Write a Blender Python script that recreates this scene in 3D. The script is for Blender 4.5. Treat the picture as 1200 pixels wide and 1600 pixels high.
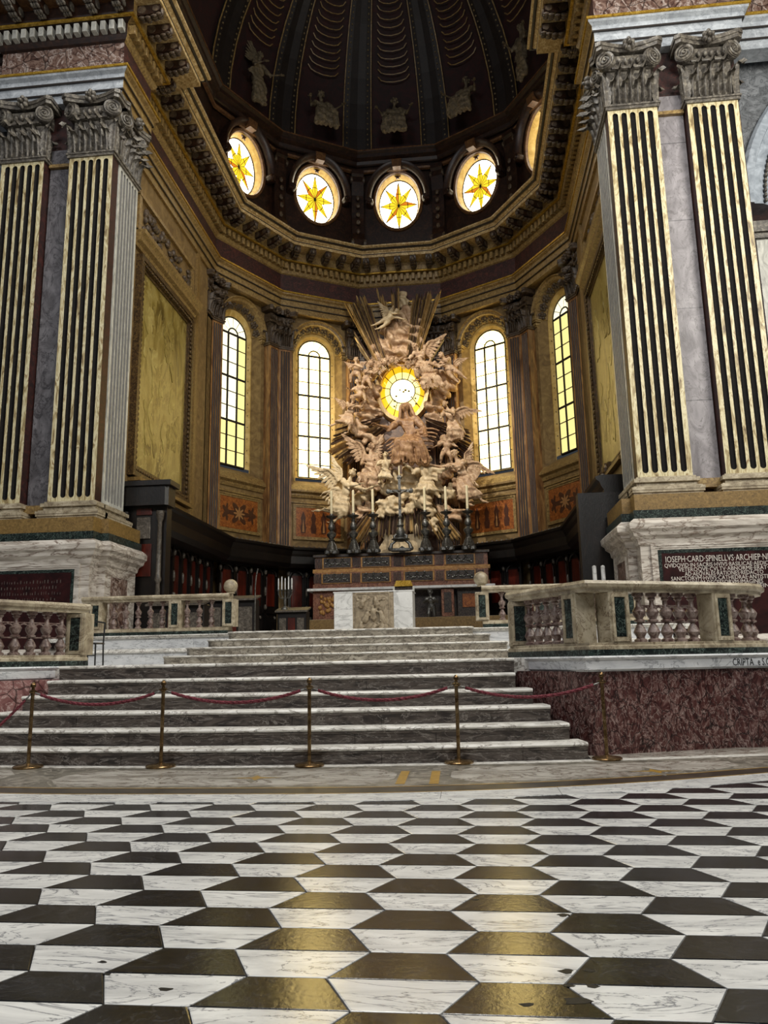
import bpy, bmesh, math, random
from math import sin, cos, pi, sqrt, atan2, radians, hypot
from mathutils import Vector, Matrix
RN = random.Random(7)
for o in list(bpy.data.objects): bpy.data.objects.remove(o)
sc = bpy.context.scene
COL = sc.collection

# ---------------------------------------------------------------- camera
FPX, PITCH, YAW, ROLL = 1201.47, 0.19014717, -0.10182270, -0.01915836
CAM = Vector((2.5323, 0.0, 1.15))
_r0 = Vector((cos(YAW), -sin(YAW), 0))
FW = Vector((sin(YAW)*cos(PITCH), cos(YAW)*cos(PITCH), sin(PITCH)))
_u0 = _r0.cross(FW)
RT = _r0*cos(ROLL) + _u0*sin(ROLL)
UP = -_r0*sin(ROLL) + _u0*cos(ROLL)
cd = bpy.data.cameras.new('camera'); co = bpy.data.objects.new('camera', cd); COL.objects.link(co)
cd.sensor_fit = 'HORIZONTAL'; cd.sensor_width = 36.0; cd.lens = 36.0*FPX/1200.0
cd.clip_start = 0.05; cd.clip_end = 300
m = Matrix((RT, UP, -FW)).transposed().to_4x4(); m.translation = CAM
co.matrix_world = m
sc.camera = co

def at(px, py, Y):
    """world point on the upright plane y=Y seen at a pixel of the 1200x1600 photograph"""
    d = FW + RT*((px-600)/FPX) - UP*((py-800)/FPX)
    return CAM + d*((Y-CAM.y)/d.y)

# ---------------------------------------------------------------- light
wd = bpy.data.worlds.new('nave_dusk'); sc.world = wd; wd.use_nodes = True
wd.node_tree.nodes['Background'].inputs[0].default_value = (0.75, 0.85, 1.0, 1)
wd.node_tree.nodes['Background'].inputs[1].default_value = 0.04
def area(name, loc, target, sx, sy, power, color):
    ld = bpy.data.lights.new(name, 'AREA'); ld.shape = 'RECTANGLE'; ld.size = sx; ld.size_y = sy
    ld.energy = power; ld.color = color
    lo = bpy.data.objects.new(name, ld); COL.objects.link(lo); lo.location = loc
    lo.rotation_euler = (Vector(target)-Vector(loc)).to_track_quat('-Z', 'Y').to_euler()
    return lo
area('nave_clerestory_daylight', (9, -8, 20), (0, 14, 3), 7, 6, 2300, (1, 0.98, 0.93))
area('nave_clerestory_daylight', (-10, -6, 20), (2, 15, 5), 7, 6, 1700, (0.97, 0.98, 1))
area('transept_window_daylight', (13.5, 9, 14), (-4, 18.5, 9), 5, 6, 1900, (1, 0.96, 0.86))
area('crossing_daylight', (0.5, 12.5, 24), (0.5, 13.5, 0), 7, 5, 2100, (1, 0.97, 0.9))
def spot(name,loc,target,power,deg,color,r=.12):
    ld=bpy.data.lights.new(name,'SPOT'); ld.energy=power; ld.color=color; ld.spot_size=radians(deg); ld.spot_blend=.6; ld.shadow_soft_size=r
    lo=bpy.data.objects.new(name,ld); COL.objects.link(lo); lo.location=loc; lo.rotation_euler=(Vector(target)-Vector(loc)).to_track_quat('-Z','Y').to_euler()
spot('added_glory_spot',(-4.9,20.3,20.5),(0.2,33.2,11),10500,40,(1,.93,.82))  # unseen spots added to give the sculpture crisp light from above
spot('added_glory_spot',(4.9,20.3,20.5),(0.2,33.2,10),2200,40,(1,.93,.82))
sc.view_settings.view_transform = 'Standard'; sc.view_settings.look = 'None'
sc.view_settings.exposure = 0.0; sc.view_settings.gamma = 1.0
sc.view_settings.use_curve_mapping = False

# ---------------------------------------------------------------- mesh builder
class MB:
    def __init__(s): s.v = []; s.f = []; s.m = []; s.mi = 0
    def add(s, vs, fs):
        b = len(s.v); s.v += [tuple(v) for v in vs]
        for f in fs: s.f.append(tuple(i+b for i in f)); s.m.append(s.mi)
        return s
    def box(s, x0, x1, y0, y1, z0, z1):
        return s.add([(x0,y0,z0),(x1,y0,z0),(x1,y1,z0),(x0,y1,z0),(x0,y0,z1),(x1,y0,z1),(x1,y1,z1),(x0,y1,z1)],
                     [(0,3,2,1),(4,5,6,7),(0,1,5,4),(1,2,6,5),(2,3,7,6),(3,0,4,7)])
    def bbox(s, x0, x1, y0, y1, z0, z1, b=0.01):
        """box with chamfered vertical and top edges"""
        pts = [(x0+b,y0),(x1-b,y0),(x1,y0+b),(x1,y1-b),(x1-b,y1),(x0+b,y1),(x0,y1-b),(x0,y0+b)]
        cx, cy = (x0+x1)/2, (y0+y1)/2
        kx = 1-2*b/(x1-x0); ky = 1-2*b/(y1-y0)
        vs = [(x,y,z0) for x,y in pts]+[(x,y,z1-b) for x,y in pts]+[(cx+(x-cx)*kx, cy+(y-cy)*ky, z1) for x,y in pts]
        fs = [tuple(range(7,-1,-1)), tuple(range(16,24))]
        for k in (0,8):
            for i in range(8): j=(i+1)%8; fs.append((k+i,k+j,k+8+j,k+8+i))
        return s.add(vs, fs)
    def prism(s, pts, lo, hi, ax='z', cap=True):
        n = len(pts)
        def P(a, b, t): return (a,b,t) if ax=='z' else ((a,t,b) if ax=='y' else (t,a,b))
        vs = [P(a,b,lo) for a,b in pts]+[P(a,b,hi) for a,b in pts]
        fs = [(i,(i+1)%n,n+(i+1)%n,n+i) for i in range(n)]
        if cap: fs += [tuple(range(n-1,-1,-1)), tuple(range(n,2*n))]
        return s.add(vs, fs)
    def lathe(s, prof, n=14, c=(0,0,0), sx=1, sy=1, ax='z'):
        vs = []; fs = []
        for r,z in prof:
            for i in range(n):
                a = 2*pi*i/n; x, y = r*cos(a)*sx, r*sin(a)*sy
                vs.append((c[0]+x, c[1]+y, c[2]+z) if ax=='z' else ((c[0]+x, c[1]+z, c[2]+y) if ax=='y' else (c[0]+z, c[1]+x, c[2]+y)))
        for k in range(len(prof)-1):
            for i in range(n): j=(i+1)%n; fs.append((k*n+i,k*n+j,(k+1)*n+j,(k+1)*n+i))
        if prof[0][0]>1e-6: fs.append(tuple(range(n-1,-1,-1)))
        if prof[-1][0]>1e-6: fs.append(tuple((len(prof)-1)*n+i for i in range(n)))
        return s.add(vs, fs)
    def tube(s, pts, r, n=6, cap=True):
        pts = [Vector(p) for p in pts]; N = len(pts)
        rs = r if isinstance(r,(list,tuple)) else [r]*N
        vs = []; fs = []; up = None
        for i,p in enumerate(pts):
            t = (pts[min(i+1,N-1)]-pts[max(i-1,0)])
            if t.length<1e-9: t = Vector((0,0,1))
            t.normalize()
            if up is None:
                up = Vector((0,0,1)) if abs(t.z)<.9 else Vector((1,0,0))
            a = t.cross(up); a = a.normalized() if a.length>1e-6 else t.orthogonal().normalized()
            b = t.cross(a); up = -b if (-b).dot(up)>0 else b
            for k in range(n):
                w = 2*pi*k/n; vs.append(p+(a*cos(w)+b*sin(w))*rs[i])
        for i in range(N-1):
            for k in range(n): j=(k+1)%n; fs.append((i*n+k,i*n+j,(i+1)*n+j,(i+1)*n+k))
        if cap: fs += [tuple(range(n-1,-1,-1)), tuple((N-1)*n+k for k in range(n))]
        return s.add(vs, fs)
    def capsule(s, a, ra, b, rb, n=10):
        a, b = Vector(a), Vector(b); d = (b-a); L = d.length
        t = d.normalized() if L>1e-6 else Vector((0,0,1))
        pts = []; rs = []
        for k in (85,60,30): pts.append(a-t*ra*sin(radians(k))); rs.append(ra*cos(radians(k)))
        pts.append(a); rs.append(ra); pts.append(b); rs.append(rb)
        for k in (30,60,85): pts.append(b+t*rb*sin(radians(k))); rs.append(rb*cos(radians(k)))
        return s.tube(pts, rs, n)
    def sphere(s, c, r, n=10, m=7):
        if not isinstance(r,(tuple,list)): r=(r,r,r)
        vs=[(c[0],c[1],c[2]-r[2])]; fs=[]
        for j in range(1,m):
            t=-pi/2+pi*j/m
            for i in range(n): a=2*pi*i/n; vs.append((c[0]+r[0]*cos(t)*cos(a),c[1]+r[1]*cos(t)*sin(a),c[2]+r[2]*sin(t)))
        vs.append((c[0],c[1],c[2]+r[2])); T=len(vs)-1
        for i in range(n):
            j=(i+1)%n; fs.append((0,1+j,1+i)); fs.append((T,T-n+i,T-n+j))
            for k in range(m-2): fs.append((1+k*n+i,1+k*n+j,1+(k+1)*n+j,1+(k+1)*n+i))
        return s.add(vs,fs)
    def sweep(s, prof, path, matf=None, closed=False, cap=True):
        """profile (offset to the right of travel, z) swept along a plan path with mitres"""
        P=[Vector((p[0],p[1])) for p in path]; N=len(P); n=len(prof); vs=[]
        for i,p in enumerate(P):
            d0 = (p-P[i-1]) if (i>0 or closed) else None
            d1 = (P[(i+1)%N]-p) if (i<N-1 or closed) else None
            if d0 is None: d0=d1
            if d1 is None: d1=d0
            d0=d0.normalized(); d1=d1.normalized()
            n0=Vector((d0.y,-d0.x)); n1=Vector((d1.y,-d1.x)); b=(n0+n1)
            b = b/ max(b.dot(n0),.15) if b.length>1e-6 else n0
            for off,z in prof: vs.append((p.x+b.x*off, p.y+b.y*off, z))
        base=len(s.v); s.v+=vs
        M = N if closed else N-1
        for i in range(M):
            i2=(i+1)%N
            for k in range(n):
                k2=(k+1)%n
                s.f.append((base+i*n+k,base+i2*n+k,base+i2*n+k2,base+i*n+k2)); s.m.append(matf(i) if matf else s.mi)
        if cap and not closed:
            s.f.append(tuple(base+k for k in range(n))); s.m.append(matf(0) if matf else s.mi)
            s.f.append(tuple(base+(N-1)*n+k for k in range(n-1,-1,-1))); s.m.append(matf(N-2) if matf else s.mi)
        return s
    def arc(s, prof, zc, a0=0, a1=pi, n=20, cx=0, kz=1.0, closed=None):
        """closed profile (radius, y) swept round an axis along y; kz stretches upward"""
        full = abs(a1-a0-2*pi)<1e-6; N = n if full else n+1; q=len(prof); vs=[]; fs=[]
        for i in range(N):
            a=a0+(a1-a0)*i/n
            for r,y in prof: vs.append((cx+r*cos(a), y, zc+(r*sin(a) if kz==1 else (r+kz)*sin(a))))
        for i in range(n):
            i2=(i+1)%N
            for k in range(q): k2=(k+1)%q; fs.append((i*q+k,i2*q+k,i2*q+k2,i*q+k2))
        if not full: fs+= [tuple(range(q)), tuple((N-1)*q+k for k in range(q-1,-1,-1))]
        return s.add(vs,fs)
    def grid(s, rows, closed=False):
        q=len(rows[0]); vs=[p for r in rows for p in r]; fs=[]
        for i in range(len(rows)-1):
            for k in range(q if closed else q-1): k2=(k+1)%q; fs.append((i*q+k,i*q+k2,(i+1)*q+k2,(i+1)*q+k))
        return s.add(vs,fs)
    def xf(s, M):
        s.v=[tuple(M@Vector(v)) for v in s.v]; return s
    def join(s, o, M=None):
        b=len(s.v); s.v += [tuple(M@Vector(v)) for v in o.v] if M else list(o.v)
        for f,mm in zip(o.f,o.m): s.f.append(tuple(i+b for i in f)); s.m.append(mm)
        return s
    def mesh(s, name, mats, smooth=None):
        me=bpy.data.meshes.new(name); me.from_pydata(s.v,[],s.f)
        for mt in (mats if isinstance(mats,(list,tuple)) else [mats]): me.materials.append(mt)
        me.polygons.foreach_set('material_index', s.m)
        bm=bmesh.new(); bm.from_mesh(me); bmesh.ops.recalc_face_normals(bm,faces=bm.faces); bm.to_mesh(me); bm.free()
        if smooth:
            me.polygons.foreach_set('use_smooth',[True]*len(me.polygons)); me.set_sharp_from_angle(angle=radians(smooth))
        me.update(); return me

STUFF={'carved_finial','relief_scrolls','painted_figures','crest','reveal_bolts','pearl_row','carved_leaf_border','pedestal_carving','dove_silhouettes','coffer_rib','carved_arch_leaves','scale_garland','hands_and_features','hair','inlay_pale_figure','scroll'}
def link(name, me, parent=None, loc=(0,0,0), rz=0, scale=None, rot=None):
    o=bpy.data.objects.new(name, me); COL.objects.link(o)
    if name in STUFF: o['kind']='stuff'
    o.location=loc; o.rotation_euler = rot if rot else (0,0,rz)
    if scale: o.scale = scale if isinstance(scale,(tuple,list)) else (scale,)*3
    if parent: o.parent=parent
    return o
def obj(name, mb, mats, parent=None, loc=(0,0,0), rz=0, smooth=None, **k):
    return link(name, mb.mesh(name, mats, smooth), parent, loc, rz, **k)
def tag(o, label=None, cat=None, group=None, kind=None):
    if label:
        o['label']=label
        if len(label.split())>16: print('LONG',len(label.split()),label)
    if cat: o['category']=cat
    if group: o['group']=group
    if kind: o['kind']=kind
    return o
def thing(name, label, cat, loc=(0,0,0), rz=0, group=None):
    return tag(link(name, None, None, loc, rz), label, cat, group)
def struct(o): o['kind']='structure'; return o
def sempty(name, loc=(0,0,0), rz=0): return struct(link(name, None, None, loc, rz))

# ---------------------------------------------------------------- materials
def C(h):
    h=h.lstrip('#'); r=[]
    for i in (0,2,4):
        c=int(h[i:i+2],16)/255; r.append(c/12.92 if c<=.04045 else ((c+.055)/1.055)**2.4)
    return (*r,1)
def M(name, cols, scale=3, rough=.5, metal=0, vein=None, vscale=2, vw=.035, crack=None, cscale=6, bump=.15, bscale=30, st=(1,1,1), dist=1.2, pos=None, spec=.5):
    m=bpy.data.materials.new(name); m.use_nodes=True; nt=m.node_tree; N=nt.nodes; L=nt.links
    b=N['Principled BSDF']; b.inputs['Roughness'].default_value=rough; b.inputs['Metallic'].default_value=metal
    b.inputs['Specular IOR Level'].default_value=spec
    g=N.new('ShaderNodeNewGeometry'); mp=N.new('ShaderNodeMapping'); mp.inputs['Scale'].default_value=st
    L.new(g.outputs['Position'], mp.inputs['Vector'])
    def noise(sc_, d=6, di=dist):
        n=N.new('ShaderNodeTexNoise'); n.inputs['Scale'].default_value=sc_; n.inputs['Detail'].default_value=d
        n.inputs['Roughness'].default_value=.62; n.inputs['Distortion'].default_value=di
        L.new(mp.outputs[0], n.inputs['Vector']); return n.outputs[0]
    n1=noise(scale)
    cr=N.new('ShaderNodeValToRGB'); L.new(n1, cr.inputs[0])
    e=cr.color_ramp.elements; q=len(cols); ps = pos or [.32+.36*i/max(q-1,1) for i in range(q)]
    while len(e)<q: e.new(.5)
    for i,c in enumerate(cols): e[i].position=ps[i]; e[i].color=C(c)
    out=cr.outputs[0]
    def mixin(fac, col, out):
        mx=N.new('ShaderNodeMix'); mx.data_type='RGBA'; L.new(fac,mx.inputs[0]); L.new(out,mx.inputs[6]); mx.inputs[7].default_value=C(col); return mx.outputs[2]
    def band(val, c0, w):
        a=N.new('ShaderNodeMath'); a.operation='SUBTRACT'; L.new(val,a.inputs[0]); a.inputs[1].default_value=c0
        a2=N.new('ShaderNodeMath'); a2.operation='ABSOLUTE'; L.new(a.outputs[0],a2.inputs[0])
        r=N.new('ShaderNodeMapRange'); r.inputs[1].default_value=0; r.inputs[2].default_value=w; r.inputs[3].default_value=1; r.inputs[4].default_value=0
        L.new(a2.outputs[0], r.inputs[0]); return r.outputs[0]
    if vein: out=mixin(band(noise(vscale,8,2.2),.5,vw), vein, out)
    if crack:
        vo=N.new('ShaderNodeTexVoronoi'); vo.feature='DISTANCE_TO_EDGE'; vo.inputs['Scale'].default_value=cscale
        ad=N.new('ShaderNodeMix'); ad.data_type='VECTOR'; ad.inputs[0].default_value=.12
        nn=N.new('ShaderNodeTexNoise'); nn.inputs['Scale'].default_value=cscale*.8; nn.inputs['Detail'].default_value=5; L.new(mp.outputs[0],nn.inputs['Vector'])
        L.new(mp.outputs[0],ad.inputs[4]); L.new(nn.outputs[1],ad.inputs[5]); L.new(ad.outputs[1],vo.inputs['Vector'])
        out=mixin(band(vo.outputs[0],0,.045), crack, out)
    L.new(out,b.inputs['Base Color'])
    if bump:
        bn=noise(bscale,4,.3); bu=N.new('ShaderNodeBump'); bu.inputs['Strength'].default_value=bump; bu.inputs['Distance'].default_value=.02
        L.new(bn,bu.inputs['Height']); L.new(bu.outputs[0],b.inputs['Normal'])
    return m
def E(name, col, s):
    m=bpy.data.materials.new(name); m.use_nodes=True; b=m.node_tree.nodes['Principled BSDF']
    b.inputs['Base Color'].default_value=C(col); b.inputs['Emission Color'].default_value=C(col); b.inputs['Emission Strength'].default_value=s
    b.inputs['Roughness'].default_value=.2; return m

mTW=M('white_tile_marble',['#b9b9b8','#d2d2d0','#e6e6e3'],1.6,.22,vein='#77797e',vscale=1.3,vw=.02,st=(1,3.2,1),bump=.04)
mTB=M('black_tile_marble',['#0b0b0d','#131417','#202126'],5,.19,vein='#3c3d42',vscale=3,vw=.008,bump=.05)
mJOINT=M('tile_joint',['#2a2724','#3a3733'],20,.8)
mGREY=M('grey_border_marble',['#4b4842','#676259','#7b766b'],4,.3,vein='#9c958a',vscale=2)
mDKB=M('dark_border_marble',['#231f1a','#38322b','#4a4238'],4,.28,bump=.03)
mPANEL=M('veined_panel_marble',['#8f8a81','#aca79e','#c3bfb6'],1.2,.22,vein='#6d6258',vscale=1.1,vw=.05,st=(1,2,1),bump=.02)
mGOLDM=M('yellow_inlay_marble',['#8a6a2a','#a98639'],8,.3,bump=.02)
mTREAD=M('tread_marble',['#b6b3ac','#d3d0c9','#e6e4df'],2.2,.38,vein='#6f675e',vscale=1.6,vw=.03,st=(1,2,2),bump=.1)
mRISER=M('riser_marble',['#1c1613','#362e29','#574e47','#2d2622'],2.2,.5,vein='#8a837c',vscale=2.0,vw=.018,st=(.7,1,3),bump=.2,dist=2.2)  # brownish grey marble, with shade of the upright faces put into its colour
mRISER2=M('upper_riser_marble',['#6e665a','#948c7e','#b5aea0'],3,.45,vein='#4e463c',vscale=2.2,vw=.04,st=(1,1,2.5),bump=.15)
mRED=M('red_breccia',['#24100f','#43211f','#5c3a36','#8a726c'],6,.32,vein='#a8948d',vscale=7,vw=.02,crack='#150808',cscale=9,st=(1,1,.6),bump=.1,dist=2.5)
mREDL=M('pale_red_breccia',['#6a4140','#8f6461','#b48d88'],4,.35,vein='#cdb6b0',vscale=4,vw=.02,crack='#2d1614',cscale=4.5,bump=.1)
mCREAM=M('mottled_cream_stone',['#5f4a2b','#a8966a','#d6cda8','#8a6f45'],9,.45,st=(1,1,.22),bump=.25,bscale=60)
mFLUTE=M('shaded_flute_marble',['#060404','#0d0a09','#171110'],6,.7,bump=.05,spec=.15)  # dark flute inlay, with the recess shade put into its colour
mSIDEP=M('grey_side_stone',['#8e8d86','#b4b3ab','#cfcec4'],6,.5,st=(1,1,.4),bump=.15)
mFLUTE2=M('grey_flute_stone',['#4e4c48','#63605b'],6,.5)
mDRED=M('dark_red_marble',['#140705','#260d09','#3d1812'],5,.55,vein='#5a2a22',vscale=4,vw=.012)
mGSTONE=M('grey_architrave_stone',['#8a8f95','#a3a8ae','#bcc1c6'],3,.45,vein='#6d7278',vscale=2,vw=.012)
mPURP=M('purple_breccia',['#2b1b17','#5a4239','#7f695e','#3c2721'],2.6,.35,vein='#b0a29a',vscale=1.3,vw=.03,crack='#22130f',cscale=2.6,dist=2.5)
mRECESS=M('grey_recess_marble',['#4a4749','#625f62','#7c797c'],2.5,.4,vein='#2f2c2f',vscale=2,vw=.03,st=(1,1,.6))
mRECESSR=M('pale_recess_marble',['#6d686b','#87828590'[:7],'#9d989b'],2.5,.5,vein='#5a5556',vscale=2,vw=.015,st=(1,1,.6))
mCAP=M('grey_capital_marble',['#342f2a','#565048','#8a8376'],8,.45,bump=.3,bscale=40)
mCAPB=M('brown_capital_stucco',['#2c2119','#46382a','#64533e'],8,.5,bump=.3,bscale=40)
mOCH=M('ochre_wall_stucco',['#604a29','#775f38','#8d754a'],2.5,.7,bump=.1)
mOCHL=M('yellow_reveal_stucco',['#b08d43','#c9a85c','#d8bd78'],2.5,.6,bump=.1)
mBRN=M('brown_pilaster_scagliola',['#472c1b','#7d5834','#a9824f'],6,.4,st=(1,1,.15),bump=.15)
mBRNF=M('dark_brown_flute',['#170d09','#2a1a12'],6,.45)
mMOULD=M('gilt_brown_moulding',['#5b4527','#81683d','#a28a56'],9,.42,bump=.2)
mCORO=M('lit_gilt_corona',['#7a6139','#a88c5c','#d3c197'],9,.4,bump=.2)  # corona lightened: the bright light along it is put into the colour
mGILT=M('gilding',['#7d5c18','#b08a2e','#d0ad55'],10,.35,.55,bump=.25)
mFRZ=M('dark_red_frieze_marble',['#120504','#2a0d0a','#481d17'],4,.65,vein='#6b3a30',vscale=3,vw=.012)
mINLAY=M('orange_inlay_marble',['#5a2a10','#86491c','#a8682e'],9,.35,bump=.1)
mINLD=M('inlay_motif_marble',['#3a1d12','#4a2a1c'],9,.35)
mINLP=M('inlay_pale_marble',['#8a6038','#a67c4e'],9,.35)
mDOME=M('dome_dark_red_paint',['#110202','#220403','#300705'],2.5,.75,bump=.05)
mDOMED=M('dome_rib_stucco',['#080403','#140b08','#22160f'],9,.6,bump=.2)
mDOMEB=M('dome_pearl_gilding',['#54472f','#7d6c4c'],9,.5)
mSTAT=M('grisaille_statue_stucco',['#3a3124','#5b4f3b','#7d6f55'],5,.7)
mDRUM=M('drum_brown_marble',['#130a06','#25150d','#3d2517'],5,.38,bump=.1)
mDRUMF=M('oval_frame_scagliola',['#3d2415','#5f4026','#7d5b35'],6,.4,bump=.1)
mSTUC=M('tan_glory_stucco',['#80634a','#ab8b6a','#ceb391'],3.5,.6,bump=.2,bscale=25)
mSTUCP=M('pale_glory_stucco',['#a08a68','#c0aa85','#d9c6a2'],3.5,.6,bump=.15,bscale=25)
mVIRG=M('brown_robe_stucco',['#6b4a30','#926c48','#b58f66'],4,.55,bump=.2,bscale=25)
mRAYG=M('pale_gilt_ray',['#a18350','#c7a973','#dcc79c'],6,.42,.25,st=(1,1,.3))
mRAYD=M('dark_ray_wood',['#3a2a25','#5e4a42','#84705f'],6,.45,st=(1,1,.3))
mWOOD=M('black_stall_walnut',['#060403','#0d0806','#1a110c'],6,.4,st=(1,1,.3),bump=.2)
mWOODR=M('red_stall_panel',['#2a0a05','#451309','#5c1e10'],6,.35,st=(1,1,.2))
mWOODL=M('pale_stall_carving',['#2b2621','#4d463e','#6e675d'],12,.4)  # paler grey-brown for carved stall details
mALT=M('white_altar_marble',['#c6c6c4','#d6d6d4','#e2e2e0'],1.5,.4,vein='#b2b2b0',vscale=1,bump=.03)
mPL=M('painted_light_figure',['#7d6d37','#988749','#b3a466'],1.5,.4)
mPDK=M('painted_brown_shade',['#44341a','#54421c','#665225'],1.2,.4)
mGROOVE=M('groove_shade_tone',['#140d08','#1f150d'],8,.6)
mREL=M('weathered_relief_marble',['#6d604c','#8d7e67','#a89a82'],6,.5,bump=.4,bscale=30)
mINT=M('altar_red_stone',['#3a1e15','#6b3d2b','#8d5c42'],7,.35,vein='#b08a6c',vscale=5,vw=.02)
mINTY=M('altar_yellow_stone',['#7a5326','#a3763c','#b98f55'],7,.35)
mINTD=M('altar_dark_stone',['#120d0b','#241b17','#3a2d26'],8,.35,vein='#6f6256',vscale=6,vw=.02)
mSILV=M('tarnished_silver',['#3a3936','#5e5d59','#8c8b86'],14,.3,.7,bump=.3,bscale=50)
mWAX=M('candle_wax',['#d6c79d','#e6dab8'],5,.5)
mGREEN=M('green_serpentine',['#070b0a','#101917','#26342f'],9,.3,vein='#7f8f86',vscale=6,vw=.012)
mBAL=M('grey_red_baluster_marble',['#35211f','#664f49','#93837b','#492f2b'],9,.4,bump=.15)
mPOST=M('cream_veined_post_marble',['#776a57','#a3977f','#c6bba4'],3,.42,vein='#66543f',vscale=1.6,vw=.015)
mSLAB=M('white_slab_marble',['#c3c5c8','#d6d8da','#e4e5e6'],2,.38,vein='#9a9ca0',vscale=1.5,vw=.02,st=(.6,1,2))
mPEDW=M('white_pedestal_marble',['#8f867c','#bdb5ab','#d6d0c7'],1.8,.4,vein='#6e5d50',vscale=.8,vw=.03,st=(.5,1,2.6),dist=1.8)
mTABL=M('dark_red_tablet',['#170909','#2a1010','#381817'],3,.3,bump=.03)
mTXT=M('carved_letter_white',['#b9b2aa','#cfc9c1'],8,.6)
mTXTD=M('faded_letter',['#4a403b','#5c514b'],8,.6)
mTXTB=M('black_letter',['#0a0a0a','#151515'],8,.6)
mYST=M('yellow_plinth_stone',['#5b4722','#775d30','#8f7341'],14,.5)
mBRASS=M('stanchion_brass',['#4d3a22','#7c6342','#a08a66'],10,.25,.85,bump=.05)
mROPE=M('red_rope',['#3d1015','#6d2530','#8e4450'],40,.8,bump=.6,bscale=90)
mIRON=M('black_iron',['#060606','#101010'],10,.5)
mLEAD=M('window_lead',['#141310','#201e1a'],10,.6)
mAISLE=M('grey_aisle_marble',['#4b4d50','#6a6d71','#888b8f'],3,.5,vein='#303236',vscale=3,vw=.03)
mARCHG=M('blue_grey_arch_marble',['#7f8791','#9aa2ac','#b4bcc6'],3,.45)
mTERR=M('terracotta_fresco',['#5e2c1c','#94583f','#bd8468'],5,.7)
mPAINT=M('old_oil_painting',['#2b210c','#574819','#7d6b2e','#958549','#6e5c28','#3d2f10'],.5,.35,vein='#a3945a',vscale=.7,vw=.02,st=(1,1,.6),dist=1.6,bump=.1,pos=[.25,.38,.47,.55,.65,.78])
mPAINT2=M('old_oil_painting_red',['#55421a','#7a6a30','#9a8a4c'],1.2,.4,dist=3)
mFRAME=M('dark_gilt_frame',['#1c120a','#45321b','#7a6238'],14,.4,.3,bump=.4,bscale=40)
mGLW=E('window_daylight_white','#ffe08a',7.0)
mGLY=E('window_daylight_yellow','#efe293',1.0)
mGLYW=E('window_daylight_cream','#f8f1cc',1.25)
mSTARY=E('stained_glass_yellow','#ecc72a',1.3)
mSTARO=E('stained_glass_orange','#cf7a20',1.0)
mGLWO=E('oval_daylight_white','#fff4dc',7.0)
mGOY=E('glory_glass_yellow','#e6b31c',1.2)
mGOL=E('glory_glass_pale','#f2dd86',1.7)

# ================================================================ SETTING
CY = 26.85; T15 = math.tan(radians(15))
def seg(k, d, z=0, u=0):
    a = radians(30*k); return (sin(a)*d+cos(a)*u, CY+cos(a)*d-sin(a)*u, z), -a
def vert(j, d):   # polygon corner j = -75..75 degrees at inradius d
    a = radians(j); q = d/cos(radians(15)); return (sin(a)*q, CY+cos(a)*q)
SIDE = ['left','right']
ORD = ['first','second','third','fourth','fifth','sixth','seventh','eighth','ninth','tenth','eleventh','twelfth']

# ---- floor of hexagons
fl = struct(obj('floor', MB().box(-12,14,-9,40,-.25,-.012), mJOINT))
HA,HB,HC,HX,HY,HT = .2794,.152,.2658,2.252,3.074,-.0069
def trap(pts, g=.0022):
    cx=sum(p[0] for p in pts)/4; cy=sum(p[1] for p in pts)/4
    q=[(x-g*(1 if x>cx else -1)*1.3, y-g*(1 if y>cy else -1)) for x,y in pts]
    b=.004; tq=[(x-b*(1 if x>cx else -1)*1.3, y-b*(1 if y>cy else -1)) for x,y in q]
    mb=MB(); mb.add([(x,y,-.02) for x,y in q]+[(x,y,-.0015) for x,y in q]+[(x,y,0) for x,y in tq],
       [(0,1,5,4),(1,2,6,5),(2,3,7,6),(3,0,4,7),(4,5,9,8),(5,6,10,9),(6,7,11,10),(7,4,8,11),(8,9,10,11)]); return mb
tb=[(-HA,0),(HA,0),(HB,HC),(-HB,HC)]; tw=[(-HB,-HC),(HB,-HC),(HA,0),(-HA,0)]
meB=trap(tb).mesh('dark_tile',mTB); meW=trap(tw).mesh('white_tile',mTW)
outB=MB(); outW=MB()
def yband(x): return 7.03+min(.055*max(0,abs(x)-.8)**2, 1.215+.1*max(0,abs(x)-5.5))
def vis(p):
    d=Vector(p)-CAM; z=d.dot(FW)
    return z>.2 and -70<600+FPX*d.dot(RT)/z<1270 and 0<800-FPX*d.dot(UP)/z<1690
for c in range(-22,22):
    for rr in range(-12,22):
        y=(rr+(.5 if c%2 else 0))*2*HC; x=c*(HA+HB)
        X=HX+x*cos(HT)-y*sin(HT); Y=HY+x*sin(HT)+y*cos(HT)
        for dy,me,ob,tp,nm in ((.13,meB,outB,tb,'dark_tile'),(-.13,meW,outW,tw,'white_tile')):
            if Y+dy>yband(X)-.30 or not(-8<X<11) or Y<-4: continue
            if vis((X,Y+dy,0)): link(nm,me,fl,(X,Y,0),HT)
            else: ob.join(trap(tp), Matrix.Translation((X,Y,0)) @ Matrix.Rotation(HT,4,'Z'))
tag(obj('outer_dark_tiles',outB,mTB,fl),kind='stuff'); tag(obj('outer_white_tiles',outW,mTW,fl),kind='stuff')
for (px_,py_,r_) in ((885,1518,.03),(920,1516,.022),(900,1564,.05),(925,1541,.025),(888,1540,.022),(823,1570,.025),(160,1503,.02),(258,1546,.028),(168,1522,.018),(742,1406,.02),(880,1430,.03)):
    d_=FW+RT*((px_-600)/FPX)-UP*((py_-800)/FPX); c_=CAM+d_*(-CAM.z/d_.z)
    obj('chip_mark',MB().prism([(c_.x+r_*(.9+.3*sin(3*a+px_))*cos(a),c_.y+r_*(.65+.2*cos(2*a+py_))*sin(a)) for a in [2*pi*i/11 for i in range(11)]],-.004,.0008),mIRON,fl)
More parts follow.
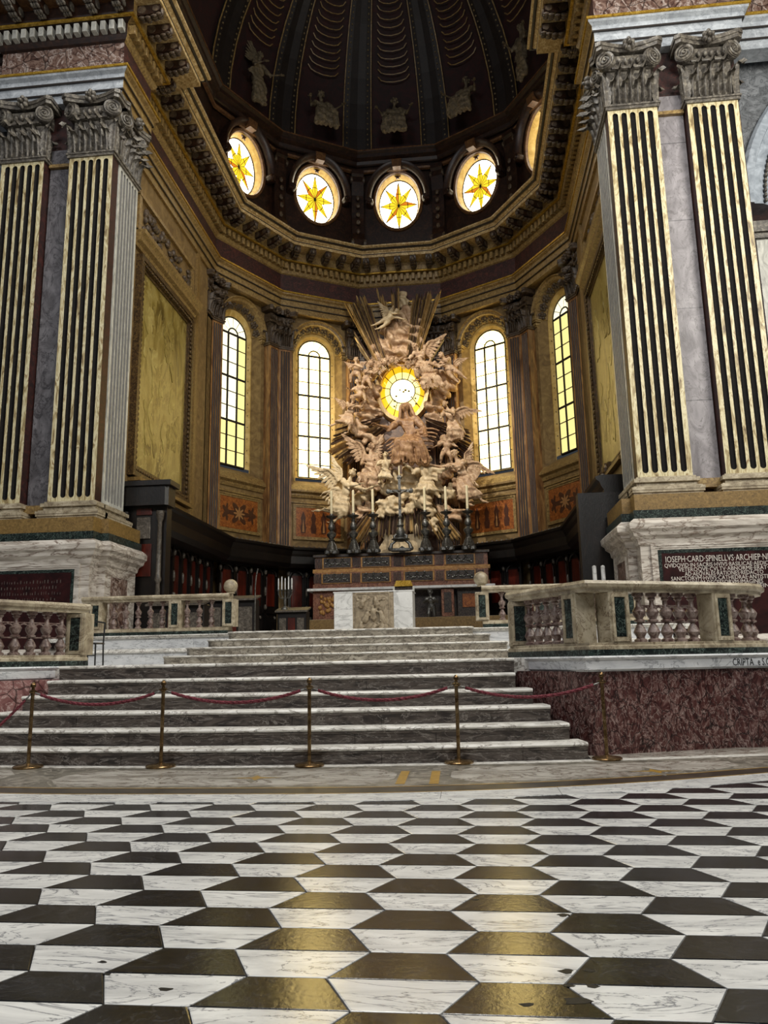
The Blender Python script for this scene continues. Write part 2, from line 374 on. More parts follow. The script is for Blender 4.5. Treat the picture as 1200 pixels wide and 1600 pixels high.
def strip(f0,f1,x0,x1,z0,z1,n=10):
    xs=[x0+(x1-x0)*i/n for i in range(n+1)]
    return MB().prism([(x,f0(x)) for x in xs]+[(x,f1(x)) for x in reversed(xs)], z0,z1)
ystep=lambda x: 8.92+.02*(x+.4)**2
x=-7.6
while x<9.5:
    w=RN.uniform(1.0,1.7); obj('border_slab',strip(lambda t:yband(t)-.40,lambda t:yband(t)-.015,x+.002,x+w-.002,-.01,.003),mTW,fl); x+=w
obj('dark_border_band',strip(lambda t:yband(t)+.015,lambda t:yband(t)+.30,-8,9.5,-.01,.003,40),mDKB,fl)
for o in (0,.315): obj('yellow_inlay_line',strip(lambda t:yband(t)-.012+o,lambda t:yband(t)+.012+o,-8,9.5,-.01,.0035,40),mGOLDM,fl)
obj('grey_threshold_ground',strip(lambda t:yband(t)+.33,lambda t:ystep(t)-.0,-8,9.5,-.01,.002,40),mGREY,fl)
for xa,xb in ((-1.75,1.78),(2.33,5.3),(-6.2,-2.4)):
    lo=lambda t:yband(t)+.44; hi=lambda t:ystep(t)-.42
    xs=[xa+.25+(xb-xa-.5)*i/10 for i in range(11)]; mid=lambda t:(lo(t)+hi(t))/2
    obj('pale_inlaid_panel',MB().prism([(xa,mid(xa)-.18)]+[(t,lo(t)) for t in xs]+[(xb,mid(xb)-.18),(xb,mid(xb)+.18)]+[(t,hi(t)) for t in reversed(xs)]+[(xa,mid(xa)+.18)],-.01,.004),mPANEL,fl)
for xa in (1.86,2.18): obj('yellow_inlay_bar',MB().prism([(xa-.045,7.55),(xa+.045,7.55),(xa+.035,8.4),(xa-.055,8.4)],-.01,.004),mGOLDM,fl)
for cx,cy in ((.35,7.95),(4.35,8.3)):
    st_=[(cx+(.52 if i%2==0 else .12)*cos(i*pi/4+.1), cy+(.32 if i%2==0 else .09)*sin(i*pi/4+.1)) for i in range(8)]
    obj('star_inlay',MB().prism(st_,-.01,.0055),mGREY,fl)
    obj('yellow_star_core',MB().prism([(cx+(p[0]-cx)*.5+.02,cy+(p[1]-cy)*.5) for p in st_],-.01,.0065),mGOLDM,fl)
obj('side_paving',MB().box(3.9,10,9.2,11.6,-.01,.0015).box(-10,-3.9,9.2,11.6,-.01,.0015),mPANEL,fl)
obj('white_step_border',strip(lambda t:ystep(t)-.2,lambda t:ystep(t)-.01,-8,9.5,-.01,.004,40),mTREAD,fl)

# ---- marble stairs
RS=.1917
st=thing('marble_staircase','wide veined marble stairs of six long steps rising from the tiled floor','stairs',(0,8.92,0))
XR=[3.86,3.70,3.52,3.34,3.15,3.16]
def curve(k,x0,x1,n=14,o=0): return [(x0+(x1-x0)*i/n, ystep(x0+(x1-x0)*i/n)+.3*k+o-8.92) for i in range(n+1)]
for k in range(6):
    z=RS*(k+1); xr=XR[k]; xl=-xr-.05
    bk=-.36 if k<5 else -.5
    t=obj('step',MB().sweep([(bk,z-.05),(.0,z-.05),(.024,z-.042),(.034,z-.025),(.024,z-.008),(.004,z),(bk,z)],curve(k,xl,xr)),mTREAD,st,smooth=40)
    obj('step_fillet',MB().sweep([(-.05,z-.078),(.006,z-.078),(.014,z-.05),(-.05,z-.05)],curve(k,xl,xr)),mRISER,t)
    x=xl
    while x<xr-.02:
        w=min(RN.uniform(.9,1.7),xr-x)
        if xr-x-w<.4: w=xr-x
        j=RN.uniform(-.004,.004)
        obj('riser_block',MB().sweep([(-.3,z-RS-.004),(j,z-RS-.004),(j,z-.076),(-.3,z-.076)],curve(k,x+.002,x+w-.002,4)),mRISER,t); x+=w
ld=sempty('floor_landing',(0,10.4,0))
obj('landing_paving',MB().prism([(-3.3,10.75-10.4),(3.3,10.75-10.4),(4.3,.0),(6,.7),(9,0),(12,0),(12,7.3),(-12,7.3),(-12,0),(-9,0),(-6,.7),(-4.3,0)],.95,1.146),mTREAD,ld)
# upper flight with rounded return ends
up=thing('upper_stairs','four pale marble steps with rounded ends climbing to the altar platform','stairs',(0,15.5,1.15))
for k in range(4):
    e=[3.72,3.36,3.02,2.68][k]; y0=.35*k; z=.168*(k+1)
    pts=[(-e,2.1),(-e,y0+.22)]+[(-e+.22-.22*cos(radians(a)),y0+.22-.22*sin(radians(a))) for a in (30,60,90)]
    pts+=[(-x,y) for x,y in reversed(pts)]
    t=obj('step',MB().sweep([(-.45,z-.045),(0,z-.045),(.022,z-.036),(.03,z-.022),(.022,z-.006),(.002,z),(-.45,z)],pts),mTREAD,up,smooth=40)
    obj('step_fillet',MB().sweep([(-.05,z-.07),(.004,z-.07),(.012,z-.045),(-.05,z-.045)],pts),mRISER2,t)
    obj('return_block',MB().sweep([(-.3,z-.168),(0,z-.168),(0,z-.068),(-.3,z-.068)],pts[:5]),mRISER2,t); obj('return_block',MB().sweep([(-.3,z-.168),(0,z-.168),(0,z-.068),(-.3,z-.068)],pts[5:]),mRISER2,t)
    x=-e+.22; xe=e-.22
    while x<xe-.01:
        w=min(RN.uniform(.9,1.5),xe-x)
        if xe-x-w<.4: w=xe-x
        obj('riser_block',MB().box(x+.002,x+w-.002,y0,y0+.3,z-.168,z-.068),mRISER2,t); x+=w
pf=sempty('floor_choir_platform',(0,16.9,0))
obj('platform_paving',MB().box(-2.4,2.4,0,.6,1.7,1.818).box(-7.4,7.4,.6,18,1.7,1.818),mTREAD,pf)
# low wall below the choir balustrades
for s,nm in ((-1,'left'),(1,'right')):
    w=sempty('wall_choir_%s'%nm,(s*5,17.4,1.15)); xa,xb=sorted((s*2.55-s*5,s*7.0-s*5))
    x=xa
    while x<xb-.05:
        d=min(RN.uniform(1,1.5),xb-x); obj('wall_slab',MB().box(x+.002,x+d-.002,0,.15,0,.28),mSLAB,w); obj('wall_slab',MB().box(x+.002,x+d-.002,.03,.18,.36,.6),mSLAB,w); x+=d
    obj('wall_moulding',MB().prism([(-.05,.27),(-.05,.30),(-.02,.33),(.04,.37),(.2,.37),(.2,.27)],xa,xb,'x').prism([(-.04,.63),(-.02,.6),(.2,.6),(.2,.668),(-.06,.668),(-.07,.65)],xa,xb,'x'),mTREAD,w)

# ---- crypt parapet walls in red breccia with white slab coping
PR=[(3.06,10.95),(3.97,9.6),(5.84,10.34),(9.5,10.2)]
for s,nm in ((1,'right'),(-1,'left')):
    pth=PR if s>0 else [(-x,y) for x,y in reversed(PR)]
    w=sempty('wall_crypt_%s'%nm,(0,0,0))
    mr=mRED if s>0 else mREDL
    for a,b in zip(pth,pth[1:]): obj('breccia_panel',MB().sweep([(-.12,0),(0,0),(0,.97),(-.12,.97)],[a,b]),mr,w)
    sp=[(p[0],p[1]) for p in pth]; 
    if s>0: sp[0]=(3.10,11.4)
    else: sp[-1]=(-3.10,11.4)
    for a,b in zip(range(len(sp)-1),range(1,len(sp))):
        pass
    obj('slab_coping',MB().sweep([(-.6,.965),(.03,.965),(.03,.985),(.06,.99),(.06,1.10),(.08,1.11),(.10,1.13),(.09,1.15),(-.6,1.15)],sp),mSLAB,w)
# lettering on the right hand coping
def text_mesh(s,size,ext=.004):
    c=bpy.data.curves.new('lettering','FONT'); c.body=s; c.size=size; c.extrude=ext; c.align_x='LEFT'; c.resolution_u=2
    o=bpy.data.objects.new('lettering_source',c); COL.objects.link(o); dg=bpy.context.evaluated_depsgraph_get(); dg.update()
    me=bpy.data.meshes.new_from_object(o.evaluated_get(dg)); bpy.data.objects.remove(o); bpy.data.curves.remove(c); return me
def text(s,size,mat,parent,loc,rot,width=None,name='lettering'):
    me=text_mesh(s,size); me.materials.clear(); me.materials.append(mat)
    o=link(name,me,parent,loc,rot=rot)
    if width:
        xs=[v.co.x for v in me.vertices]; o.scale=(width/(max(xs)-min(xs)),1,1)
    return o
wr=bpy.data.objects['wall_crypt_right']
ang=atan2(10.2-10.34,9.5-5.84); tx=Vector((cos(ang),sin(ang))); dd=Vector((tx.y,-tx.x)); a0=Vector((5.86,10.34))+dd*.062+tx*.0
text('CRIPTA',.125,mTXTB,wr,(a0.x,a0.y,1.0),(pi/2,0,ang),.25)
a1=a0+tx*.30
text('e S.GENNARO',.125,mTXTB,wr,(a1.x,a1.y,1.0),(pi/2,0,ang),.42)

# ---- balustrades
def balprof(h,r):
    return [(r*.95,0),(r*.95,h*.05),(r*.6,h*.08),(r*.62,h*.11),(r*.98,h*.2),(r*.7,h*.29),(r*.38,h*.37),(r*.36,h*.40),(r*.8,h*.42),(r*.8,h*.45),(r*.5,h*.47),
            (r*.85,h*.55),(r*.98,h*.62),(r*.7,h*.68),(r*.4,h*.73),(r*.33,h*.84),(r*.6,h*.88),(r*.5,h*.91),(r*.85,h*.94),(r*.85,h)]
def balustrade(label,path,posts,z0,H,cat='balustrade',br=.085,sp=.25,wp=.30,group=None,scroll=False):
    o=Vector((path[0][0],path[0][1],z0)); t=thing('balustrade',label,cat,o,0,group)
    P=[(a-o.x,b-o.y) for a,b in path]
    g=.075; pl=.085
    obj('plinth',MB().sweep([(-.19,0),(.19,0),(.19,g),(-.19,g)],P),mGREEN,t)
    obj('base_rail',MB().sweep([(-.18,g),(.18,g),(.18,g+.04),(.15,g+.055),(.15,g+pl),(-.15,g+pl),(-.15,g+.055),(-.18,g+.04)],P),mPOST,t)
    zt=H-.14
    obj('hand_rail',MB().sweep([(-.14,zt),(.14,zt),(.15,zt+.04),(.19,zt+.06),(.2,zt+.1),(.17,zt+.14),(-.17,zt+.14),(-.2,zt+.1),(-.19,zt+.06),(-.15,zt+.04)],P),mPOST,t,smooth=30)
    zb=g+pl; hb=zt-zb
    bm_=MB().lathe(balprof(hb,br),12).mesh('baluster',mBAL,35)
    pm=MB().bbox(-wp/2,wp/2,-wp/2,wp/2,0,hb,.008)
    for sgn in (-1,1):
        f=sgn*wp/2
        for (xa,xb,za,zb_) in ((-.40,-.27,.1,.9),(.27,.40,.1,.9),(-.40,.40,.02,.1),(-.40,.40,.9,.98)):
            pm.box(xa*wp,xb*wp,min(f,f+sgn*.018),max(f,f+sgn*.018),za*hb,zb_*hb)
    pme=pm.mesh('post',mPOST); ime=MB().bbox(-.25*wp,.25*wp,-wp/2-.006,wp/2+.006,.11*hb,.89*hb,.004).mesh('inlay',mGREEN)
    for x,y,rz in posts:
        p=link('post',pme,t,(x-o.x,y-o.y,zb),rz); link('inlay',ime,p)
    for a,b in zip(P,P[1:]):
        a=Vector(a); b=Vector(b); L=(b-a).length; n=max(int(L/sp),1); rz=atan2(b.y-a.y,b.x-a.x); last=None
        for i in range(n):
            q=a+(b-a)*((i+.5)/n)
            if any(hypot(q.x-(x-o.x),q.y-(y-o.y))<wp*.5+br*.9 for x,y,_ in posts): last=None; continue
            link('baluster',bm_,t,(q.x,q.y,zb),rz)
            if scroll and last is not None:
                mid=(q+last)/2; w=(q-last).length/2; dv=(q-last).normalized()
                mb=MB()
                mb.tube([(mid.x+dv.x*w*cos(an),mid.y+dv.y*w*cos(an),zb+hb*.42+hb*.3*sin(an)) for an in [pi*i/8 for i in range(9)]],.012,5)
                mb.tube([(last.x,last.y,zb+hb*.40),(q.x,q.y,zb+hb*.40)],.011,5).tube([(last.x,last.y,zb+hb*.74),(q.x,q.y,zb+hb*.74)],.011,5)
                obj('bronze_scroll',mb,mBAL,t,smooth=40)
            last=q
    return t
aB=atan2(9.86-11.3,4.08-3.28); aC=atan2(10.72-9.86,5.95-4.08)
def on(a,b,f): return (a[0]+(b[0]-a[0])*f,a[1]+(b[1]-a[1])*f)
pA,pB,pCc=(3.28,11.3),(4.08,9.86),(5.95,10.72)
arcR=[(5.95+.55*sin(radians(a))*1.1,10.72+.62-.62*cos(radians(a))+.2*sin(radians(a))) for a in (25,50,75,100)]
balustrade('cream marble balustrade with close balusters curving above the dark red wall',[pA,pB,pCc]+arcR,
  [(3.30,11.27,0),(*on(pA,pB,.86),aB),(*on(pB,pCc,.16),aC),(*on(pB,pCc,.93),aC)],1.15,.92,scroll=True,sp=.2)
mB=[(-x,y) for x,y in (pA,pB,pCc)]
balustrade('marble balustrade with reddish balusters above the pale red wall on the left',list(reversed(mB)),
  [(-3.30,11.27,0),(*on(mB[0],mB[1],.95),-aB),(*on(mB[1],mB[2],.9),-aC)],1.15,.92,scroll=True,sp=.235)
for s,nm in ((-1,'left'),(1,'right')):
    a=(s*2.92,17.62); b=(s*6.5,17.62); pth=[a,b] if s>0 else [b,a]
    lb='low marble balustrade running from the left stone orb to the left pier' if s<0 else 'low marble balustrade running from the right stone orb behind the curved balustrade'
    balustrade(lb,pth,[(s*2.92,17.6,0),(s*4.22,17.62,0),(s*6.15,17.62,0)],1.82,.93,sp=.29,br=.08)
    tag(obj('stone_orb',MB().sphere((0,0,.17),.165,24,16).lathe([(.1,0),(.1,.02),(.06,.035)],12),mPOST,None,(s*2.92,17.6,2.75),smooth=60),
        'pale carved stone ball on the end post of the low %s balustrade'%nm,'ball','stone balls on the balustrade ends')

# ---- capital and fluted pilasters
def leafmesh(mat):
    rows=[]; n=11
    for i in range(n):
        t=i/(n-1)
        if t<.78: z=t; y=-(.03+.10*t*t)
        else:
            a=(t-.78)/.22*pi*1.05; z=.78+.10*sin(a); y=-(.03+.10*.61)-.085*(1-cos(a))
        w=.5*(.62+.5*sin(pi*min(t*1.1,1)))*(1-.45*t**4)*(1.13 if i%2 else .9)
        rows.append([(w*c,y+.06*abs(c)+(-.035 if abs(c)<.12 else 0)+(.02 if abs(abs(c)-.5)<.1 else 0),z-.05*abs(c)*t) for c in (-1,-.72,-.45,-.2,0,.2,.45,.72,1)])
    return MB().grid(rows).mesh('leaf',mat,60)
def volmesh(mat):
    mb=MB(); pts=[]; rs=[]
    for i in range(40):
        t=i/39; a=pi/2+t*2*pi*2.3; r=1-.86*t; pts.append((r*cos(a)*.84,-.12-.06*t,r*sin(a)*.84)); rs.append(.15*(1-.6*t))
    mb.tube(pts,rs,6).lathe([(.9,-.1),(.9,.35),(.8,.4)],20,ax='y').sphere((0,-.16,0),(.14,.1,.14),8,6)
    for i in range(3): mb.tube([(.9*cos(a),.05+.12*i,.9*sin(a)) for a in [2*pi*j/16 for j in range(17)]],.05,5)
    return mb.mesh('volute',mat,50)
def flowermesh(mat):
    mb=MB()
    for i in range(6):
        a=2*pi*i/6+.5; mb.sphere((.55*cos(a),-.1,.55*sin(a)),(.36,.22,.36),8,5)
    mb.sphere((0,-.25,0),(.28,.25,.28),8,5); return mb.mesh('flower',mat,60)
LEAF={m.name:leafmesh(m) for m in (mCAP,mCAPB)}; VOL={m.name:volmesh(m) for m in (mCAP,mCAPB)}; FLW={m.name:flowermesh(m) for m in (mCAP,mCAPB)}
def capital(parent,w,h,mat,zb,dep=.35,nl=4,side=True,fo=((0,0,0),0)):
    mb=MB(); k=w/2
    mb.box(-k*.9,k*.9,.04,dep,0,h*.62)                                    # bell
    mb.prism([(-k-.05,-.05),(k+.05,-.05),(k+.05,dep),(-k-.05,dep)],-.02,.06).prism([(-k-.08,-.08),(k+.08,-.08),(k+.08,dep),(-k-.08,dep)],.06,.11)   # astragal
    mb.prism([(-k-.02,-.04),(k+.02,-.04),(k+.02,dep),(-k-.02,dep)],h*.62,h*.84)
    n=max(3,int(w/.2))
    for i in range(n): mb.sphere((-k*.62+k*1.24*i/(n-1),-.09,h*.73),(.055,.07,.09),8,6)      # egg row
    mb.tube([(-k*.7,-.06,h*.64),(k*.7,-.06,h*.64)],.035,6)
    aw=k+.2; pts=[(-aw,-.2),(-aw+.12,-.27)]+[(-aw+.12+(2*aw-.24)*i/8,-.27+.2*sin(pi*i/8)) for i in range(1,8)]+[(aw-.12,-.27),(aw,-.2),(aw,dep),(-aw,dep)]
    mb.prism(pts,h*.88,h*.94).prism([(x*1.03,y-.03 if y<0 else y) for x,y in pts],h*.94,h)
    c=obj('capital',mb,mat,parent,(fo[0][0],fo[0][1],fo[0][2]+zb),fo[1],smooth=35)
    lw=w/nl
    for i in range(nl): link('leaf',LEAF[mat.name],c,(-k+lw*(i+.5),.02,.1),scale=(lw*1.02,1.9,h*.36))
    for i in range(nl-1): link('leaf',LEAF[mat.name],c,(-k+lw*(i+1),.03,.14),scale=(lw*.95,2.0,h*.57))
    for s in (-1,1):
        if side: link('leaf',LEAF[mat.name],c,(s*k,dep*.5,.1),s*pi/2,scale=(dep*.9,1.0,h*.36)); link('leaf',LEAF[mat.name],c,(s*k,0.0,.14),s*pi/4,scale=(lw*.9,1.2,h*.55))
        r=min(.26,w*.21)*(h/1.85)
        v=link('volute',VOL[mat.name],c,(s*(k-.02),-.12,h*.75),s*.5,scale=(r*(-s),.3,r))
    link('flower',FLW[mat.name],c,(0,-.2,h*.93),scale=(.19,.42,.23))
    return c
def pilaster(label,loc,rz,w,z0,z1,nf,mats,caph,capmat,group=None,dep=.36,fr=.07,nl=4,base=True,parent=None,fo=((0,0,0),0)):
    ms,mret,mf=mats
    t=parent or thing('pilaster',label,'pilaster',loc,rz,group)
    off=Vector((0,0,0))
    sh=MB(); k=w/2; a=z0+.10; b=z1-.10; sp=(w-.16)/nf; xs=[-k+.08+sp*(i+.5) for i in range(nf)]; r=min(fr,sp*.36)
    arc_=[radians(v) for v in (0,30,60,90,120,150,180)]
    edges=[-k]+[x for i in range(nf-1) for x in [(xs[i]+xs[i+1])/2]]+[k]
    for i,xc in enumerate(xs):
        l,rr=edges[i],edges[i+1]
        V=lambda x,z:(x,0,z)
        top=[V(l,z1),V(rr,z1),V(rr,b-r)]+[V(xc+r*cos(q),b-r+r*sin(q)) for q in arc_]+[V(l,b-r)]
        bot=[V(l,z0),V(l,a+r)]+[V(xc-r*cos(q),a+r-r*sin(q)) for q in arc_]+[V(rr,a+r),V(rr,z0)]
        sh.add(top,[tuple(range(len(top)))]); sh.add(bot,[tuple(range(len(bot)))])
        sh.add([V(l,a+r),V(xc-r,a+r),V(xc-r,b-r),V(l,b-r)],[(0,1,2,3)]); sh.add([V(xc+r,a+r),V(rr,a+r),V(rr,b-r),V(xc+r,b-r)],[(0,1,2,3)])
    sh.mi=1; sh.add([(-k,0,z0),(-k,dep,z0),(-k,dep,z1),(-k,0,z1)],[(0,1,2,3)]); sh.add([(k,0,z0),(k,dep,z0),(k,dep,z1),(k,0,z1)],[(0,3,2,1)])
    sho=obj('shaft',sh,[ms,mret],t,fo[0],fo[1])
    rows=[]
    for (z,hw) in [(a+r*(1-cos(radians(q))),r*sin(radians(q))) for q in (5,35,65,90)]+[(b-r+r*sin(radians(q)),r*cos(radians(q))) for q in (0,30,60,85)]:
        rows.append([(hw*c,.75*hw*sqrt(max(0,1-c*c)),z) for c in (-1,-.75,-.35,0,.35,.75,1)])
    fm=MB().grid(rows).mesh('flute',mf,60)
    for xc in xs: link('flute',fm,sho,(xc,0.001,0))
    if base:
        bm_=MB()
        def ring(o,za,zb): bm_.prism([(-k-o,-o),(k+o,-o),(k+o,dep),(-k-o,dep)],za,zb)
        ring(.16,z0-.52,z0-.40); ring(.19,z0-.40,z0-.34); ring(.2,z0-.34,z0-.27); ring(.15,z0-.27,z0-.24); ring(.06,z0-.24,z0-.14); ring(.12,z0-.14,z0-.05); ring(.05,z0-.05,z0)
        obj('base',bm_,mMOULD if capmat is mCAPB else mPOST,t,fo[0],fo[1])
    capital(t,w,caph,capmat,z1,dep,nl,True,fo)
    return t

ZC0=16.95
for s,nm in ((-1,'left'),(1,'right')):
    mats=(mCREAM,mDRED,mFLUTE)
    for xx,wh in ((7.35,'inner'),(9.36,'outer')):
        pilaster('giant cream pilaster with five dark flutes on the %s pier, %s'%(nm,'nearest the choir' if wh=='inner' else 'farther from choir'),
                 (s*xx,18.25,0),0,1.26,5.27,15.1,5,mats,1.85,mCAP,'giant pilasters of the piers')
    pilaster('giant grey pilaster with narrow flutes facing inward on the %s pier'%nm,(s*6.72,19.3,0),-s*pi/2,1.24,5.27,15.1,6,(mSIDEP,mSIDEP,mFLUTE2),1.85,mCAP,'giant pilasters of the piers')
    # pier core
    w=struct(obj('wall_pier_%s'%nm,MB().box(*sorted((s*6.95,s*10.15)),18.6,20.0,1.1,20.4).box(*sorted((s*7.35,s*10.15)),20.0,20.6,1.1,20.4),mDRED))
    obj('recess_panel',MB().box(*sorted((s*8.0,s*8.7)),18.55,18.6,5.1,15.6),mRECESS if s<0 else mRECESSR,w)
    for z in (7.2,9.6,12,14.2): obj('panel_joint',MB().box(*sorted((s*8.0,s*8.7)),18.546,18.56,z,z+.02),mRECESS,w)
    obj('recess_moulding',MB().box(*sorted((s*8.0,s*8.7)),18.45,18.6,15.0,15.1).box(*sorted((s*7.99,s*8.72)),18.35,18.6,5.0,5.22),mMOULD,w)
    # pedestal
    lb='white veined pedestal of the left pier with a dark red tablet' if s<0 else 'white veined pedestal of the right pier with a lettered dark red tablet'
    pd=thing('pier_pedestal',lb,'pedestal',(s*6.55,17.85,1.15))
    pth=[(0,2.2),(s*-.2,2.2),(s*-.2,.42),(0,.42),(0,0),(s*3.5,0)]
    if s<0: pth=list(reversed(pth))
    sg=-1 if s>0 else -1
    pth_=pth
    def sw(prof): return MB().sweep(prof,pth_)
    obj('die',sw([(0,0),(0,2.6),(-.5,2.6),(-.5,0)]),mPEDW,pd)
    obj('foot_moulding',sw([(0,0),(.14,0),(.14,.3),(.08,.38),(0,.42)]),mPEDW,pd)
    obj('cornice',sw([(0,2.42),(.04,2.46),(.06,2.58),(.15,2.66),(.17,2.74),(.24,2.8),(.25,2.92),(.2,2.98),(.12,3.05),(-.5,3.05),(-.5,2.42)]),mPEDW,pd,smooth=25)
    obj('green_band',sw([(.10,3.05),(.10,3.25),(-.6,3.25),(-.6,3.05)]),mGREEN,pd)
    obj('yellow_band',sw([(.06,3.25),(.06,3.62),(-.6,3.62),(-.6,3.25)]),mYST,pd)
    xa,xb=sorted((s*.22,s*3.45)); ft=2.44
    fr_=MB(); 
    for o,y,z_ in ((0,-.05,-.03),(.05,-.035,.015),(.1,-.02,.06)):
        fr_.box(xa+o,xb-o,y,.02,ft-z_-.05,ft-z_).box(xa+o,xa+o+.05,y,.02,.3,ft-z_-.05).box(xb-o-.05,xb-o,y,.02,.3,ft-z_-.05)
    obj('tablet_frame',fr_,mPEDW,pd)
    tb_=obj('tablet',MB().box(xa+.15,xb-.15,-.012,.01,.3,ft-.1),mTABL,pd)
    obj('green_border',MB().box(xa+.15,xb-.15,-.016,.005,ft-.19,ft-.1).box(xa+.15,xa+.23,-.016,.005,.3,ft-.19).box(xb-.23,xb-.15,-.016,.005,.3,ft-.19),mGREEN,tb_)
    cxm=(xa+xb)/2+.1
    if s>0:
        lines=['IOSEPH·CARD·SPINELLVS·ARCHIEP·NE','QVIDQVID·IN·SACRIS·HVIVS·BASILICAE·AEDIC','VETEROQVE·CVLTV·ABNORME·ERAT·','AD·AEQVALES·RATIONES·REDACTO','SANCTORVM·HVIVS·CATHEDRAE·ANTISTIT','SVORVM·DECESSORVM·IMAGINES','CIRCA·AFFINI']
        wd_=[2.26,2.24,1.93,1.69,2.15,1.66,.85]; xo=[.30,.27,.57,.70,.39,.70,1.66]
        for i,(tl,ww,x0) in enumerate(zip(lines,wd_,xo)): text(tl,.20 if i==0 else .13,mTXT,tb_,(xa+x0,-.014,2.04 if i==0 else 1.925-.1*(i-1)),(pi/2,0,0),ww)
    else:
        fm_=MB()      # worn, illegible lettering
        for i in range(6):
            x=xa+.5+.1*(i%3)
            while x<xb-.45-.1*(i%2):
                wq=RN.uniform(.02,.06); fm_.box(x,x+wq*.4,-.014,-.01,2.0-.14*i,2.0-.14*i+RN.uniform(.04,.085)); x+=wq+RN.uniform(.02,.05)
        tag(obj('worn_lettering',fm_,mTXTD,tb_),kind='stuff')
    ins=obj('side_inlay',MB().box(-.01,.01,-.5,.5,.5,2.2),mPURP,pd,(s*-.205,1.2,0))
    obj('side_inlay_frame',MB().box(-.02,.02,-.58,-.5,.42,2.28).box(-.02,.02,.5,.58,.42,2.28).box(-.02,.02,-.5,.5,2.2,2.28),mPEDW,pd,(s*-.205,1.2,0))

# side walls of the choir
for s,nm in ((-1,'left'),(1,'right')):
    k=3*s; loc,rz=seg(k,7.4,0,0)
    w=struct(obj('wall_choir_side_%s'%nm,MB().box(-2.3 if s<0 else -6.9, 6.9 if s>0 else 2.3,0,.3,0,17),mOCH,None,loc,rz) if False else obj('wall_choir_side_%s'%nm,MB().box(*sorted((s*7.4,s*7.8)),20.2,29.1,1.8,17),mOCH))
    # painting: frame, canvas
    yc=23.85; pw,ph=4.75,7.2
    p=thing('altar_painting','large old yellow brown painting in a dark gilt frame, %s choir wall'%nm,'painting',(s*7.4,yc,6.75),-s*pi/2,'paintings on the choir walls')
    fr_=MB()
    for o,d0,d1 in ((0,-.22,.16),(.16,-.15,.14),(.30,-.1,.1)):
        for xa,xb,za,zb in ((-pw/2+o,pw/2-o,o,o+d1),(-pw/2+o,pw/2-o,ph-o-d1,ph-o),(-pw/2+o,-pw/2+o+d1,o+d1,ph-o-d1),(pw/2-o-d1,pw/2-o,o+d1,ph-o-d1)): fr_.box(xa,xb,d0,0,za,zb)
    obj('frame',fr_,mFRAME,p)
    bd=MB()
    for i in range(40):
        for xx in (-pw/2+.22,pw/2-.22): bd.sphere((xx,-.17,.25+(ph-.5)*i/39),(.06,.05,.085),6,4)
    for i in range(26):
        for zz in (.22,ph-.22): bd.sphere((-pw/2+.3+(pw-.6)*i/25,-.17,zz),(.085,.05,.06),6,4)
    obj('carved_leaf_border',bd,mFRAME,p,smooth=60)
    obj('canvas',MB().box(-pw/2+.38,pw/2-.38,-.06,-.03,.38,ph-.38),mPAINT,p)
    lay=0
    for mt,n0,(x0,x1),(z0,z1),(s0,s1) in ((mPAINT2,10,(-1.4,1.4),(1.2,2.6),(.14,.26)),(mPL,11,(-1.3,.9),(1.4,4.4),(.1,.26)),(mPAINT2,7,(-.2,.8),(4.4,5.8),(.1,.22)),(mPL,4,(-1.5,-1.1),(4.4,5.8),(.14,.28))):
        fg=MB()
        for i in range(n0):
            cx=RN.uniform(x0,x1); cz=RN.uniform(z0,z1); sx=RN.uniform(s0,s1); sz=sx*RN.uniform(1.2,2.6)
            a=RN.uniform(-.6,.6); pts=[]
            for t in [2*pi*j/20 for j in range(20)]:
                q1=1+.22*sin(3*t+i)+.1*sin(5*t+2*i); X_=cx+(sx*cos(t)*cos(a)-sz*sin(t)*sin(a))*q1; Z_=cz+(sx*cos(t)*sin(a)+sz*sin(t)*cos(a))*q1
                pts.append((X_,Z_))
            lay+=1; fg.prism(pts,-.0625-.0006*lay,-.055-.0001*lay,'y')
        obj('painted_figures',fg,mt,p)
    obj('bracket',MB().bbox(-.22,.22,-.35,0,-.35,.3,.05).sphere((0,-.35,.05),(.2,.12,.25)),mFRAME,p)
    obj('gilt_ledge',MB().box(-pw/2+.1,pw/2-.1,-.4,0,-.16,-.05).box(-pw/2+.2,pw/2-.2,-.25,0,-.75,-.2),mYST,p)
    # cornice hood and stucco relief over the painting
    h=thing('stucco_overdoor','gilded moulded cornice with scrolling stucco over the %s painting'%nm,'moulding',(s*7.4,yc,14.1),-s*pi/2)
    obj('cornice',MB().prism([(0,0),(-.12,0),(-.15,.1),(-.28,.16),(-.3,.3),(-.4,.38),(-.42,.5),(0,.5)],-2.7,2.7,'x'),mMOULD,h)
    rl=MB()
    for i in range(60): 
        u=RN.uniform(-2.1,2.1); rl.sphere((u,-.05,.75+RN.uniform(-.1,.9)),(RN.uniform(.08,.16),.1,RN.uniform(.08,.16)),6,4)
    obj('relief_scrolls',rl,mCAPB,h,smooth=60)
    obj('border',MB().box(-2.5,2.5,-.08,0,.6,.68).box(-2.5,2.5,-.12,0,1.85,1.98).box(-2.5,-2.3,-.1,0,.6,1.9).box(2.3,2.5,-.1,0,.6,1.9),mMOULD,h)
    obj('wall_strip_moulding',MB().box(*sorted((s*7.3,s*7.42)),20.62,20.85,6,17).box(*sorted((s*7.3,s*7.42)),26.75,27,6,17),mYST,bpy.data.objects['wall_choir_side_%s'%nm])

